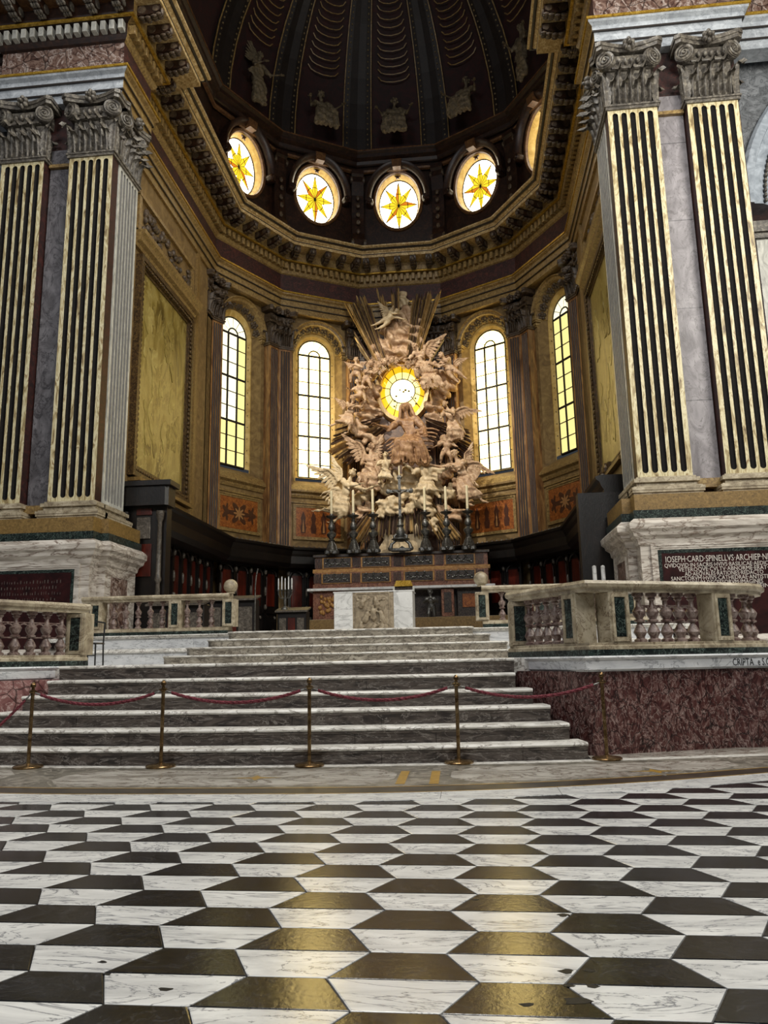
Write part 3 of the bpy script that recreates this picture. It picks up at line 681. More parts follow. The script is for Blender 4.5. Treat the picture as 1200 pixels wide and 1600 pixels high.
# ---- entablature along pier, side wall and apse
EP=[(-13,18.75),(-10.3,18.75),(-10.3,18.35),(-6.6,18.35),(-6.6,20.25),(-7.31,20.25),(-7.31,CY+7.31*T15)]
EP+=[vert(j,7.31) for j in (-45,-15,15,45)]
EP+=[(-x,y) for x,y in reversed(EP[:7])]
NP=len(EP)
isp=lambda i: 0 if (i<3 or i>=NP-4) else 1
ent=struct(obj('trim_1',MB().sweep([(0,16.95),(0,17.22),(.05,17.22),(.05,17.52),(.1,17.52),(.1,17.68),(.2,17.74),(.22,17.85),(-.5,17.85),(-.5,16.95)],EP,isp),[mGSTONE,mMOULD]))
obj('frieze',MB().sweep([(0,17.85),(0,18.8),(-.5,18.8),(-.5,17.85)],EP,isp),[mPURP,mFRZ],ent)
obj('bed_moulding',MB().sweep([(0,18.78),(.07,18.82),(.14,18.94),(.14,19.28),(.38,19.3),(.44,19.4),(.44,19.74),(-.5,19.74),(-.5,18.78)],EP,isp),[mDRUM,mMOULD],ent)
obj('corona',MB().sweep([(-.5,19.73),(1.16,19.73),(1.16,19.95),(1.22,19.98),(1.3,20.1),(1.42,20.16),(1.42,20.22),(-.5,20.22)],EP,isp),[mDRUMF,mCORO],ent)
obj('shade_line',MB().sweep([(.03,17.2),(.056,17.2),(.056,17.245),(.03,17.245)],EP).sweep([(.08,17.5),(.106,17.5),(.106,17.55),(.08,17.55)],EP).sweep([(1.1,19.86),(1.17,19.86),(1.17,19.9),(1.1,19.9)],EP).sweep([(1.3,20.02),(1.36,20.06),(1.34,20.1),(1.25,20.06)],EP),mGROOVE,ent)  # thin dark strips drawn in as shade along the profile steps
obj('gilt_line',MB().sweep([(.2,17.8),(.25,17.8),(.25,17.87),(.2,17.87)],EP).sweep([(.36,19.28),(.44,19.28),(.44,19.34),(.36,19.34)],EP),mGILT,ent)
def offpath(P,o):
    P=[Vector(p) for p in P]; r=[]
    for i,p in enumerate(P):
        d0=(p-P[max(i-1,0)]) if i>0 else (P[1]-p); d1=(P[i+1]-p) if i<len(P)-1 else d0
        d0.normalize(); d1.normalize(); n0=Vector((d0.y,-d0.x)); n1=Vector((d1.y,-d1.x)); b=n0+n1; r.append(p+b*(o/max(b.dot(n0),.15)))
    return r
dme=[MB().bbox(-.075,.075,-.2,0,0,.3,.012).mesh('dentil',mm) for mm in (mSIDEP,mMOULD)]
def modmesh(mats):
    mb=MB(); pr=[(0,.02),(-.3,.02),(-.55,.06),(-.66,.14),(-.68,.26),(-.68,.32),(0,.32)]
    mb.prism([(y,z) for y,z in pr],-.13,.13,'x'); mb.mi=1
    for s in (-1,1): mb.lathe([(.1,-.02),(.1,.02)],10,c=(s*.13,-.55,.18),ax='x').lathe([(.13,-.02),(.13,.02)],10,c=(s*.13,-.14,.17),ax='x')
    for i,(y,z) in enumerate(((-.12,-.03),(-.3,-.04),(-.48,-.0),(-.62,.05))):
        for c in (-1,0,1): mb.sphere((c*.075,y,z),(.055,.1,.05),6,4)
    mb.sphere((0,-.7,.16),(.09,.06,.13),6,4)
    return mb.mesh('modillion',mats,50)
mme=[modmesh([mDRUM,mCAP]),modmesh([mDRUM,mCAPB])]
dp=offpath(EP,.14); mp_=offpath(EP,.44)
for i in range(1,NP-2):
    for q,me,sp,z,nm in ((dp,dme,.27,18.96,'dentil'),(mp_,mme,.72,19.4,'modillion')):
        a,b=q[i],q[i+1]; L=(b-a).length
        if L<.3: continue
        rz=atan2(b.y-a.y,b.x-a.x); n=max(1,int(L/sp+.3))
        for k in range(n):
            p=a+(b-a)*((k+.5)/n); link(nm,me[isp(i)],ent,(p.x,p.y,z),rz)
# ---- apse wall bays
def bay_hole(hw,z0,z1,r,zc,zs,sill,n=16):
    """flat wall (local y=0) with an arched opening of radius r, springing zc, sill height"""
    mb=MB(); 
    def q(*p): mb.add([(x,0,z) for x,z in p],[tuple(range(len(p)))])
    q((-hw,z0),(hw,z0),(hw,sill),(-hw,sill)); q((-hw,sill),(-r,sill),(-r,zc),(-hw,zc)); q((r,sill),(hw,sill),(hw,zc),(r,zc))
    A=[(r*cos(pi*i/n),zc+r*sin(pi*i/n)) for i in range(n+1)]
    q((hw,zc),(hw,z1),(0,z1),*[A[i] for i in range(n//2,-1,-1)]); q((-hw,zc),*[A[i] for i in range(n,n//2-1,-1)],(0,z1),(-hw,z1))
    return mb
rosm=MB()
for i in range(5):
    a=2*pi*i/5; rosm.sphere((.085*cos(a),0,.085*sin(a)),(.06,.05,.06),6,4)
rosm.sphere((0,-.03,0),(.05,.05,.05),6,4)
rosm.prism([(.17*cos(a),.17*sin(a)) for a in [pi/4+pi/2*i for i in range(4)]],.03,.06,'y')
rosme=rosm.mesh('coffer_rosette',mCAPB,60)
def panes(win,w,zb,zc,mats,pick,mframe=mLEAD):
    """leaded arched window: panes as parts with lead bars between them"""
    xs=[-w,-w*.36,w*.36,w]; nrow=9; hz=(zc-zb)/nrow; g=.016
    for c in range(3):
        for r_ in range(nrow):
            mt=pick(c,r_)
            obj('pane',MB().box(xs[c]+g,xs[c+1]-g,-.012,.012,zb+hz*r_+g*.6,zb+hz*(r_+1)-g*.6),mt,win)
    R_=w; ri=w*.36
    for a0,a1 in ((0,30),(30,60),(60,90),(90,120),(120,150),(150,180)):
        n=4; A=[radians(a0+1.2+(a1-a0-2.4)*i/n) for i in range(n+1)]
        obj('pane',MB().prism([((R_-g)*cos(a),zc+(R_-g)*sin(a)) for a in A]+[((ri+g)*cos(a),zc+g+(ri+g)*sin(a)) for a in reversed(A)],-.012,.012,'y'),mats[0],win)
    obj('pane',MB().prism([((ri-g)*cos(a),zc+g+(ri-g)*sin(a)) for a in [pi*i/10 for i in range(11)]],-.012,.012,'y'),mats[0],win)
    fr_=MB()
    for x in xs[1:3]: fr_.box(x-.042,x+.042,-.05,.02,zb,zc)
    for r_ in range(nrow+1):
        t=.05 if r_%3==0 else .02; fr_.box(-w,w,-.028,.018,zb+hz*r_-t,zb+hz*r_+t)
    fr_.arc([(ri-.03,-.04),(ri+.03,-.04),(ri+.03,.02),(ri-.03,.02)],zc,0,pi,14)
    fr_.arc([(R_-.02,-.03),(R_+.04,-.03),(R_+.04,.02),(R_-.02,.02)],zc,0,pi,20)
    for a in (30,60,90,120,150):
        a=radians(a); fr_.tube([(ri*cos(a),-.01,zc+ri*sin(a)),(R_*cos(a),-.01,zc+R_*sin(a))],.01,4)
    fr_.box(-w-.04,-w+.02,-.03,.02,zb,zc).box(w-.02,w+.04,-.03,.02,zb,zc)
    obj('lead_frame',fr_,mframe,win)
wn=0
names={-2:'left_outer',-1:'left_inner',0:'back',1:'right_inner',2:'right_outer'}
for k in (-2,-1,0,1,2):
    loc,rz=seg(k,7.75)
    hw=7.75*T15+.03
    if k==0:
        w=struct(obj('wall_apse_back',bay_hole(hw,1.8,17.2,1.1,13.6,0,12.5),mDRUMF,None,loc,rz))
        obj('back_panel',MB().box(-2.0,-1.55,-.06,0,5,16.4).box(1.55,2.0,-.06,0,5,16.4),mBRN,w)
        continue
    zc,sill=15.5,8.95
    w=struct(obj('wall_apse_%s'%names[k],bay_hole(hw,1.8,17.2,1.2,zc,0,sill),mOCH,None,loc,rz))
    # archivolt, imposts, coffered splay, jambs, inner reveal
    obj('archivolt',MB().arc([(1.2,-.02),(1.22,-.1),(1.32,-.13),(1.36,-.2),(1.4,-.2),(1.4,0),(1.2,0)],zc,0,pi,24),mMOULD,w,smooth=30)
    imp=MB()
    for s in (-1,1):
        for o,za,zb in ((.02,-.30,-.24),(.05,-.24,-.14),(.03,-.14,-.1),(.09,-.1,-.03),(.12,-.03,.03)):
            x0,x1=sorted((s*(1.2-o),s*1.40)); imp.box(x0,x1,-.05-o,.42,zc+za,zc+zb)
    obj('impost',imp,mMOULD,w)
    sp=MB(); n=24
    sp.grid([[(1.2*cos(pi*i/n),0,zc+1.2*sin(pi*i/n)) for i in range(n+1)],[(.97*cos(pi*i/n),.42,zc+.97*sin(pi*i/n)) for i in range(n+1)]])
    obj('coffered_soffit',sp,mMOULD,w)
    for i in range(9):
        a=pi*(i+.5)/9; r_=1.085
        o=link('coffer_rosette',rosme,w,(r_*cos(a)*.98,.19,zc+r_*sin(a)*.98))
        o.rotation_euler=Matrix.Rotation(-(a-pi/2),3,'Y').to_4x4().to_euler() if False else (Matrix.Rotation(pi/2-a,3,'Y')@Matrix.Rotation(radians(62),3,'X')).to_euler()
        o.scale=(1.4,1.1,1.3)
    ribs=MB()
    for i in range(10):
        a=pi*i/9; ribs.tube([(1.19*cos(a),.0,zc+1.19*sin(a)),(.98*cos(a),.42,zc+.98*sin(a))],.028,4)
    obj('coffer_rib',ribs,mMOULD,w)
    jb=MB()
    for s in (-1,1):
        jb.add([(s*1.2,0,sill),(s*1.0,.42,sill+.1),(s*1.0,.42,zc),(s*1.2,0,zc)],[(0,1,2,3)])
    jb.add([(-1.2,0,sill),(1.2,0,sill),(1.0,.42,sill+.28),(-1.0,.42,sill+.28)],[(0,1,2,3)])
    obj('jamb',jb,mOCH,w)
    rv=MB(); zl=16.16-.78; gl=.77; gb=9.42
    rv.grid([[(s*.97,.42,z) for s,z in ((1,gb-.05),)]+[(.97*cos(pi*i/20),.42,zl+.97*sin(pi*i/20)) for i in range(21)]+[(-.97,.42,gb-.05)],
             [(gl,.56,gb-.0)]+[(gl*cos(pi*i/20),.56,zl+gl*sin(pi*i/20)) for i in range(21)]+[(-gl,.56,gb)]])
    rv.add([(-.97,.42,gb-.05),(.97,.42,gb-.05),(gl,.56,gb),(-gl,.56,gb)],[(0,1,2,3)])
    # ring closing the wall behind the soffit
    rv.grid([[(1.05*cos(pi*i/20),.415,zc+1.05*sin(pi*i/20)) for i in range(21)],[(.96*cos(pi*i/20),.42,zl+.96*sin(pi*i/20)) for i in range(21)]])
    for s in (-1,1): rv.add([(s*1.05,.418,gb-.3),(s*.96,.418,gb-.3),(s*.96,.418,zl),(s*1.05,.418,zc)],[(0,1,2,3)])
    obj('yellow_reveal',rv,mOCHL,w)
    bl=MB()
    for s in (-1,1):
        for i in range(11): bl.sphere((s*.87,.47,gb+.3+i*.53),(.025,.02,.025),6,4)
    obj('reveal_bolts',bl,mIRON,w)
    # dado below the window
    obj('dado_moulding',MB().prism([(0,8.35),(-.06,8.35),(-.1,8.45),(-.1,8.52),(-.22,8.6),(-.22,8.68),(0,8.95)],-1.42,1.42,'x').prism([(0,8.1),(-.05,8.1),(-.05,8.16),(0,8.2)],-1.42,1.42,'x'),mMOULD,w)
    pf_=MB()
    for o,d in ((0,-.08),(.07,-.05)):
        for xa,xb,za,zb in ((-1.2+o,1.2-o,6.45+o,6.52+o),(-1.2+o,1.2-o,7.98-o,8.05-o),(-1.2+o,-1.13+o,6.52+o,7.98-o),(1.13-o,1.2-o,6.52+o,7.98-o)): pf_.box(xa,xb,d,0,za,zb)
    obj('panel_frame',pf_,mMOULD,w)
    ip=obj('inlaid_panel',MB().box(-1.06,1.06,-.035,0,6.6,7.9),mINLAY,w)
    mo=MB()
    if abs(k)==1:
        for c in (-.72,-.24,.24,.72):
            mo.prism([(c-.1,6.75),(c+.1,6.75),(c+.14,7.0),(c+.08,7.2),(c+.12,7.45),(c,7.75),(c-.12,7.45),(c-.08,7.2),(c-.14,7.0)],-.042,-.03,'y')
        obj('inlay_motif',mo,mINLD,ip)
        obj('inlay_pale_figure',MB().prism([(-.72-.05,6.8),(-.72+.05,6.8),(-.69,7.1),(-.72,7.4),(-.75,7.1)],-.047,-.03,'y').prism([(.24-.05,6.8),(.24+.05,6.8),(.27,7.1),(.24,7.4),(.21,7.1)],-.047,-.03,'y'),mINLP,ip)
    else:
        mo.prism([((.5+.2*cos(6*a))*cos(a),7.25+(.36+.13*cos(6*a))*sin(a)) for a in [2*pi*i/48 for i in range(48)]],-.042,-.03,'y')
        obj('inlay_motif',mo,mINLD,ip)
        obj('inlay_pale_figure',MB().prism([((.22+.1*cos(8*a))*cos(a),7.25+(.2+.09*cos(8*a))*sin(a)) for a in [2*pi*i/48 for i in range(48)]],-.05,-.03,'y'),mINLP,ip)
        for sx in (-.72,.72): obj('inlay_pale_figure',MB().prism([(sx+(.17+.08*cos(5*a))*cos(a),7.25+(.3+.1*cos(5*a))*sin(a)) for a in [2*pi*i/30 for i in range(30)]],-.044,-.03,'y'),mINLD,ip)
    # window
    wn+=1; l2,_=seg(k,8.31,0)
    win=sempty('window_%d'%wn,l2,rz)
    panes(win,.77,gb,zl,(mGLYW if abs(k)==2 else mGLW,),(lambda c,r_: (mGLYW if c<2 and r_>2 else mGLY) if k==-2 else (mGLY if k==2 else (mGLYW if r_==0 and c==2 else mGLW))))
# corner pilasters of the apse
an=1
for j in (-75,-45,-15,15,45,75):
    q=vert(j,7.4)
    lab={-75:'brown fluted pilaster where the left choir wall meets the apse',-45:'brown fluted pilaster between the two left arched windows',-15:'brown fluted pilaster just left of the golden sculpture',15:'brown fluted pilaster just right of the golden sculpture',45:'brown fluted pilaster between the two right arched windows',75:'brown fluted pilaster where the right choir wall meets the apse'}[j]
    t=thing('apse_pilaster',lab,'pilaster',(q[0],q[1],1.82),0,'fluted pilasters of the apse')
    for kk,su in ((round((j-15)/30),1),(round((j+15)/30),-1)):
        w_=.6; u=su*(7.4*T15-.30)
        l,rz=seg(kk,7.4,0,u)
        pilaster(None,None,None,w_,5.6,15.15,4,(mBRN,mBRN,mBRNF),1.8,mCAPB,dep=.34,nl=3,base=True,parent=t,fo=((l[0]-q[0],l[1]-q[1],-1.82),rz))

# ---- drum with oval windows
OZ,OA,OB=23.55,.98,1.38
dr=None
for k in (-2,-1,0,1,2):
    loc,rz=seg(k,7.75); hw=7.75*T15+.03
    mb=MB(); n=32; z0,z1=20.1,26.0
    E_=[((OA+.12)*cos(2*pi*i/n),OZ+(OB+.12)*sin(2*pi*i/n)) for i in range(n)]
    def q(p): mb.add([(x,0,z) for x,z in p],[tuple(range(len(p)))])
    q([(0,z1),(hw,z1),(hw,OZ)]+[E_[i] for i in range(0,n//4+1)]); q([(-hw,OZ),(-hw,z1),(0,z1)]+[E_[i] for i in range(n//4,n//2+1)])
    q([(0,z0),(-hw,z0),(-hw,OZ)]+[E_[i] for i in range(n//2,3*n//4+1)]); q([(hw,OZ),(hw,z0),(0,z0)]+[E_[i%n] for i in range(3*n//4,n+1)])
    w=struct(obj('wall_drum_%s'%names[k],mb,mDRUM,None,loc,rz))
    rv=MB(); rv.grid([[((OA+.12)*cos(2*pi*i/40),0,OZ+(OB+.12)*sin(2*pi*i/40)) for i in range(41)],[(OA*cos(2*pi*i/40),.36,OZ+OB*sin(2*pi*i/40)) for i in range(41)]])
    obj('oval_reveal',rv,mOCHL,w,smooth=60)
    d=OB-OA
    f_=MB().arc([(OA+.12,.02),(OA+.14,-.12),(OA+.22,-.16),(OA+.28,-.1),(OA+.28,0),(OA+.12,0.02)],OZ,0,2*pi,40,kz=d)
    obj('oval_frame',f_,mDRUMF,w,smooth=40)
    hd=MB().arc([(OA+.34,0),(OA+.34,-.3),(OA+.44,-.42),(OA+.56,-.5),(OA+.6,-.5),(OA+.6,0)],OZ,radians(-8),radians(188),30,kz=d)
    hd2=MB()
    for s in (-1,1): hd2.lathe([(.16,-.5),(.2,-.42),(.2,0)],14,c=(s*(OA+.42),0,OZ-.12),ax='y').lathe([(.09,-.55),(.11,-.5)],10,c=(s*(OA+.42),0,OZ-.12),ax='y')
    obj('hood_mould',hd,mDRUM,w,smooth=40); obj('scroll_ear',hd2,mDRUM,w,smooth=40)
    obj('key_block',MB().prism([(-.2,OZ+OB+.2),(.2,OZ+OB+.2),(.26,OZ+OB+.62),(-.26,OZ+OB+.62)],-.55,0,'y'),mDRUMF,w)
    obj('star_ornament',MB().prism([((.16 if i%2==0 else .06)*cos(pi/2+i*pi/5),OZ+OB+.02+(.16 if i%2==0 else .06)*sin(pi/2+i*pi/5)) for i in range(10)],.06,.12,'y'),mINLD,w)
    obj('drum_plinth',MB().box(-hw+.05,hw-.05,-.35,0,20.1,20.75).box(-hw+.1,hw-.1,-.42,0,20.72,20.82),mDRUM,w)
    wn+=1; l2,_=seg(k,8.13)
    win=sempty('window_%d'%wn,l2,rz)
    # eight pointed star in stained glass on daylight glass
    N8=8; ci=.47
    tips=[(.97*OA*cos(pi/2+i*pi/4),OZ+.97*OB*sin(pi/2+i*pi/4)) for i in range(8)]
    cv_=.40; vals=[(cv_*OA*cos(pi/2+(i+.5)*pi/4)*.98,OZ+cv_*OB*sin(pi/2+(i+.5)*pi/4)*.98) for i in range(8)]
    for i in range(8):
        v0=vals[i-1]; v1=vals[i]; tp=tips[i]
        A=[pi/2+(i-.5)*pi/4]; 
        for (pp,mt) in (([(0,OZ),v0,tp],mSTARY),([(0,OZ),tp,v1],mSTARO if (i+k)%3==0 else mSTARY)): obj('star_pane',MB().prism(pp,-.012,.012,'y'),mt,win)
        tn=tips[(i+1)%8]; arcp=[(OA*cos(pi/2+(i+j/4)*pi/4),OZ+OB*sin(pi/2+(i+j/4)*pi/4)) for j in range(5)]
        obj('pane',MB().prism([tp]+arcp+[tn,v1],-.01,.01,'y'),mGLWO,win)
    ld_=MB()
    for i in range(8):
        ld_.tube([(0,-.015,OZ),(tips[i][0],-.015,tips[i][1])],.012,4).tube([(tips[i][0],-.015,tips[i][1]),(vals[i][0],-.015,vals[i][1]),(tips[(i+1)%8][0],-.015,tips[(i+1)%8][1])],.014,4).tube([(0,-.015,OZ),(vals[i][0],-.015,vals[i][1])],.012,4)
    ld_.tube([(ci*OA*cos(2*pi*i/32),-.015,OZ+ci*OB*sin(2*pi*i/32)) for i in range(33)],.016,4).tube([(OA*cos(2*pi*i/40),-.015,OZ+OB*sin(2*pi*i/40)) for i in range(41)],.035,5)
    obj('lead_frame',ld_,mLEAD,win)
# consoles on the drum corners, drum cornice, attic over the side walls
dp_=[(-7.6,18.3),(-7.6,CY+7.6*T15)]+[vert(j,7.6) for j in (-45,-15,15,45)]+[(7.6,CY+7.6*T15),(7.6,18.3)]
tr=struct(obj('trim_2',MB().sweep([(0,25.55),(.06,25.6),(.1,25.75),(.28,25.85),(.3,26.0),(.42,26.08),(.44,26.16),(-.3,26.16),(-.3,25.55)],dp_),mDRUM))
obj('string_moulding',MB().sweep([(0,25.1),(.1,25.14),(.12,25.24),(0,25.3)],dp_).sweep([(.42,26.1),(.46,26.1),(.46,26.15),(.42,26.15)],dp_),mDRUMF,tr)
for s,nm in ((-1,'left'),(1,'right')):
    w=struct(obj('wall_attic_%s'%nm,MB().box(*sorted((s*7.7,s*8.1)),18,29,20.1,26.1),mDRUM))
    obj('attic_pilaster',MB().box(*sorted((s*7.45,s*7.8)),19.0,20.2,20.2,25.6),mDRUMF,w)
    for i in range(9): obj('attic_block',MB().bbox(*sorted((s*6.05,s*6.35)),18.5+.62*i,18.95+.62*i,20.22,20.62,.03),mSLAB,w)
    ob=MB(); ob.tube([(s*7.65,24.2+1.0*cos(a),22.9+1.5*sin(a)) for a in [2*pi*i/24 for i in range(25)]],.12,6); obj('attic_oval_moulding',ob,mDRUMF,w)
for j in (-45,-15,15,45):
    q=vert(j,7.62); c=sempty('trim_%d'%(3+(j+45)//30),(q[0],q[1],20.82),-radians(j))
    obj('console',MB().prism([(.25,0),(-.42,0),(-.5,.15),(-.46,.5),(-.3,.9),(-.2,1.8),(-.22,3.0),(-.32,3.7),(-.3,4.0),(-.4,4.1),(-.4,4.3),(.25,4.3)],-.3,.3,'x'),mDRUM,c)
    sc_=MB()
    for s in (-1,1): sc_.lathe([(.24,-.06),(.26,.06)],14,c=(s*.3,-.3,.32),ax='x').lathe([(.17,-.05),(.18,.05)],12,c=(s*.3,-.2,3.85),ax='x')
    for i in range(5): sc_.sphere((0,-.33-.05*(i%2),1.0+.45*i),(.1,.07,.14),6,4)
    obj('console_scroll',sc_,mCAPB,c,smooth=40)
# ---- dome
DR,DZ,DH=7.75,26.0,9.2
def dpt(a,phi,r=0): 
    R_=(DR-r)*cos(phi); return (R_*sin(a),CY+R_*cos(a),DZ+(DH-r)*sin(phi))
mb=MB(); rows=[]
for i in range(13):
    ph=radians(90*i/12*.985); row=[(-DR*cos(ph),17.6,DZ+DH*sin(ph)),(-DR*cos(ph),22,DZ+DH*sin(ph))]
    row+=[dpt(radians(-90+7.5*k),ph) for k in range(25)]
    row+=[(DR*cos(ph),22,DZ+DH*sin(ph)),(DR*cos(ph),17.6,DZ+DH*sin(ph))]; rows.append(row)
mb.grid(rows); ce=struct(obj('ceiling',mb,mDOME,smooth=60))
for j in (-75,-45,-15,15,45,75):
    a=radians(j); P_=[radians(1+8*i) for i in range(11)]
    rb=MB(); wd0=.09
    rb.grid([[dpt(a-wd0,p,0),dpt(a-wd0,p,.16),dpt(a-wd0*.6,p,.2),dpt(a,p,.14),dpt(a+wd0*.6,p,.2),dpt(a+wd0,p,.16),dpt(a+wd0,p,0)] for p in P_])
    obj('rib',rb,mDOMED,ce)
    for s in (-1,1):
        obj('gilt_edge',MB().tube([dpt(a+s*wd0*1.05,p,.17) for p in P_],.03,5),mMOULD,ce)
        pr=MB()
        for i in range(46): pr.sphere(dpt(a+s*wd0*.78,radians(2+1.75*i),.22),.045,5,4)
        obj('pearl_row',pr,mDOMEB,ce)
for j in (-60,-30,0,30,60):
    a=radians(j); sg=MB()
    for i in range(26):
        ph=radians(26+2.3*i); w_=.115*(1 if i<18 else 1-.05*(i-18))
        sg.tube([dpt(a+w_*c,ph-.035*sqrt(max(0,1-c*c))-.005,.14+.14*(1-c*c)) for c in (-1,-.8,-.5,0,.5,.8,1)],.028,4)
    obj('scale_garland',sg,mMOULD,ce)

# ================================================================ FIGURES
TMP=bpy.data.scenes.new('modelling_scratch')
def remesh(mb,vox,smooth=2,noise=None,mat=None,name='body'):
    me=bpy.data.meshes.new('t'); me.from_pydata(mb.v,[],mb.f)
    o=bpy.data.objects.new('t',me); TMP.collection.objects.link(o)
    r=o.modifiers.new('r','REMESH'); r.mode='VOXEL'; r.voxel_size=vox; r.adaptivity=0
    if smooth: s_=o.modifiers.new('s','SMOOTH'); s_.factor=.5; s_.iterations=smooth
    with bpy.context.temp_override(scene=TMP,view_layer=TMP.view_layers[0]):
        dg=bpy.context.evaluated_depsgraph_get(); dg.update()
        out=bpy.data.meshes.new_from_object(o.evaluated_get(dg)); out.name=name
    bpy.data.objects.remove(o); bpy.data.meshes.remove(me)
    if noise:
        amp,fr,sd=noise; N_=len(out.vertices); cs=[0.0]*(3*N_); ns=[0.0]*(3*N_)
        out.vertices.foreach_get('co',cs); out.vertices.foreach_get('normal',ns)
        for a in range(0,3*N_,3):
            x,y,z=cs[a],cs[a+1],cs[a+2]
            w_=amp*sin(fr*(x*.8+z*1.1)+2.2*sin(fr*.33*(z-x)+sd)+1.3*sin(fr*.5*y+sd*2))
            cs[a]+=ns[a]*w_; cs[a+1]+=ns[a+1]*w_; cs[a+2]+=ns[a+2]*w_
        out.vertices.foreach_set('co',cs); out.update()
    out.materials.clear(); out.materials.append(mat)
    out.polygons.foreach_set('use_smooth',[True]*len(out.polygons))
    return out
def V3(p): return Vector(p)
def figure(h,pose,child=False,robe=0,seed=1):
    """returns (body mesh builder for remesh, extra detail builder). origin at pelvis; x right, -y to viewer, z up"""
    R_=random.Random(seed)
    u=h/(5.2 if child else 7.5); b=MB(); ex=MB(); K=1.25 if child else 1.0
    T=V3(pose.get('torso',(0,0,1))).normalized(); side=V3(pose.get('side',(1,0,0))); side=(side-T*side.dot(T)).normalized(); fr_=T.cross(side)  # front dir = -(...)
    fwd=side.cross(T); 
    if fwd.y>0 and not pose.get('back'): fwd=-fwd
    L=2.0 if child else 2.35
    chest=T*(1.25*u if not child else 1.05*u); neck=T*(L*u); hd=V3(pose.get('head',T)).normalized(); head=neck+hd*(.62*u)
    look=V3(pose.get('look',(0,-1,.0))); look=(look-hd*look.dot(hd)).normalized(); ear=hd.cross(look).normalized()
    b.capsule((0,0,0),.52*u*K,T*.6*u,.46*u*K); b.capsule(T*.6*u,.46*u*K,chest,.56*u*K)
    for s in (-1,1):
        b.capsule(chest+side*s*.22*u,.46*u*K,chest+T*.35*u+side*s*.5*u,.34*u*K)
        b.capsule(side*s*.25*u,.46*u*K,T*.2*u+side*s*.2*u,.44*u*K)
    b.capsule(chest,.4*u,neck,.21*u*K); b.capsule(neck,.21*u*K,head-hd*.15*u,.2*u*K)
    b.sphere(head,(.36*u,.40*u,.46*u) if not child else (.42*u,.43*u,.46*u),14,10); b.capsule(head,.3*u,head-hd*.28*u+look*.12*u,.2*u)
    b.capsule(head+look*.38*u+hd*.02*u,.05*u,head+look*.46*u-hd*.1*u,.07*u)     # nose
    b.capsule(head+look*.33*u+hd*.12*u-ear*.16*u,.07*u,head+look*.33*u+hd*.12*u+ear*.16*u,.07*u)  # brow
    ex.sphere(head+look*.36*u-hd*.22*u,(.1*u,.06*u,.04*u),8,5)
    for s in (-1,1):
        ex.sphere(head+look*.35*u+hd*.01*u+ear*s*.14*u,.06*u,8,6); ex.sphere(head+ear*s*.37*u-hd*.03*u,(.06*u,.08*u,.12*u),6,5)
    hr=MB()
    for i in range(46):
        d=V3((R_.gauss(0,1),R_.gauss(0,1),R_.gauss(0,1))).normalized()
        if d.dot(look)>.35 and d.dot(hd)<.55: continue
        if d.dot(hd)<-.45: continue
        p=head+d*.42*u; hr.sphere(p,R_.uniform(.09,.15)*u,6,5)
    if pose.get('veil'):
        hr=MB(); 
        for i in range(9):
            a=-pi*.5+pi*i/8; o=ear*sin(a)*.42*u-look*cos(a)*.36*u
            hr.tube([head+hd*.46*u+o*.3,head+o*1.05+hd*.15*u,neck+o*1.4,neck+o*1.9-T*.7*u],[.14*u,.15*u,.17*u,.12*u],7)
    tips=[]
    for s,nm in ((-1,'armL'),(1,'armR')):
        if nm not in pose: continue
        v1,v2=[V3(v).normalized() for v in pose[nm]]
        sh=chest+T*.5*u+side*s*.72*u*(.95 if child else 1); el=sh+v1*(1.35*u*(.8 if child else 1)); wr_=el+v2*(1.15*u*(.8 if child else 1))
        b.capsule(chest+T*.4*u+side*s*.4*u,.3*u*K,sh,.25*u*K); b.capsule(sh,.25*u*K,el,.18*u*K); b.capsule(el,.18*u*K,wr_,.11*u*K)
        pal=wr_+v2*.32*u; b.capsule(wr_,.11*u,pal,.13*u)
        pn=v2.cross(T); pn=pn.normalized() if pn.length>.1 else V3((0,0,1))
        for i in range(4):
            o=pn*((i-1.5)*.085*u); bend=look*.1*u-V3((0,0,.05*u)); l=(.34,.4,.38,.3)[i]*u
            ex.capsule(pal+o,.05*u,pal+o+v2*l*.55,.047*u,6); ex.capsule(pal+o+v2*l*.55,.047*u,pal+o+v2*l+bend*.6,.038*u,6)
        ex.capsule(wr_+v2*.15*u+pn*.1*u,.055*u,wr_+v2*.36*u+pn*.3*u,.045*u,6)
        tips.append((sh,el,wr_))
        if robe and pose.get('sleeve',1):
            b.capsule(sh,.36*u,sh+v1*.9*u-V3((0,0,.1*u)),.34*u)
            for i in range(4): b.capsule(sh+V3((R_.uniform(-.2,.2)*u,-.2*u,.1*u)),.07*u,el+V3((R_.uniform(-.2,.2)*u,-.1*u,-.3*u)),.08*u)
    ank=[]
    for s,nm in ((-1,'legL'),(1,'legR')):
        if nm not in pose: continue
        v1,v2=[V3(v).normalized() for v in pose[nm]]
        hp=side*s*.36*u-T*.1*u; kn=hp+v1*(1.85*u*(.68 if child else 1)); ak=kn+v2*(1.8*u*(.66 if child else 1))
        b.capsule(hp,.42*u*K,kn,.27*u*K); b.capsule(kn,.26*u*K,kn+v2*.6*u,.25*u*K); b.capsule(kn+v2*.6*u,.25*u*K,ak,.13*u*K)
        ft=V3(pose.get('foot',(0,-.8,-.3))).normalized(); tt=ak+ft*.62*u
        b.capsule(ak,.14*u*K,tt,.10*u*K)
        for i in range(5): ex.sphere(tt+side*((i-2)*.06*u)+ft*.08*u,.05*u,6,4)
        ank.append((hp,kn,ak))
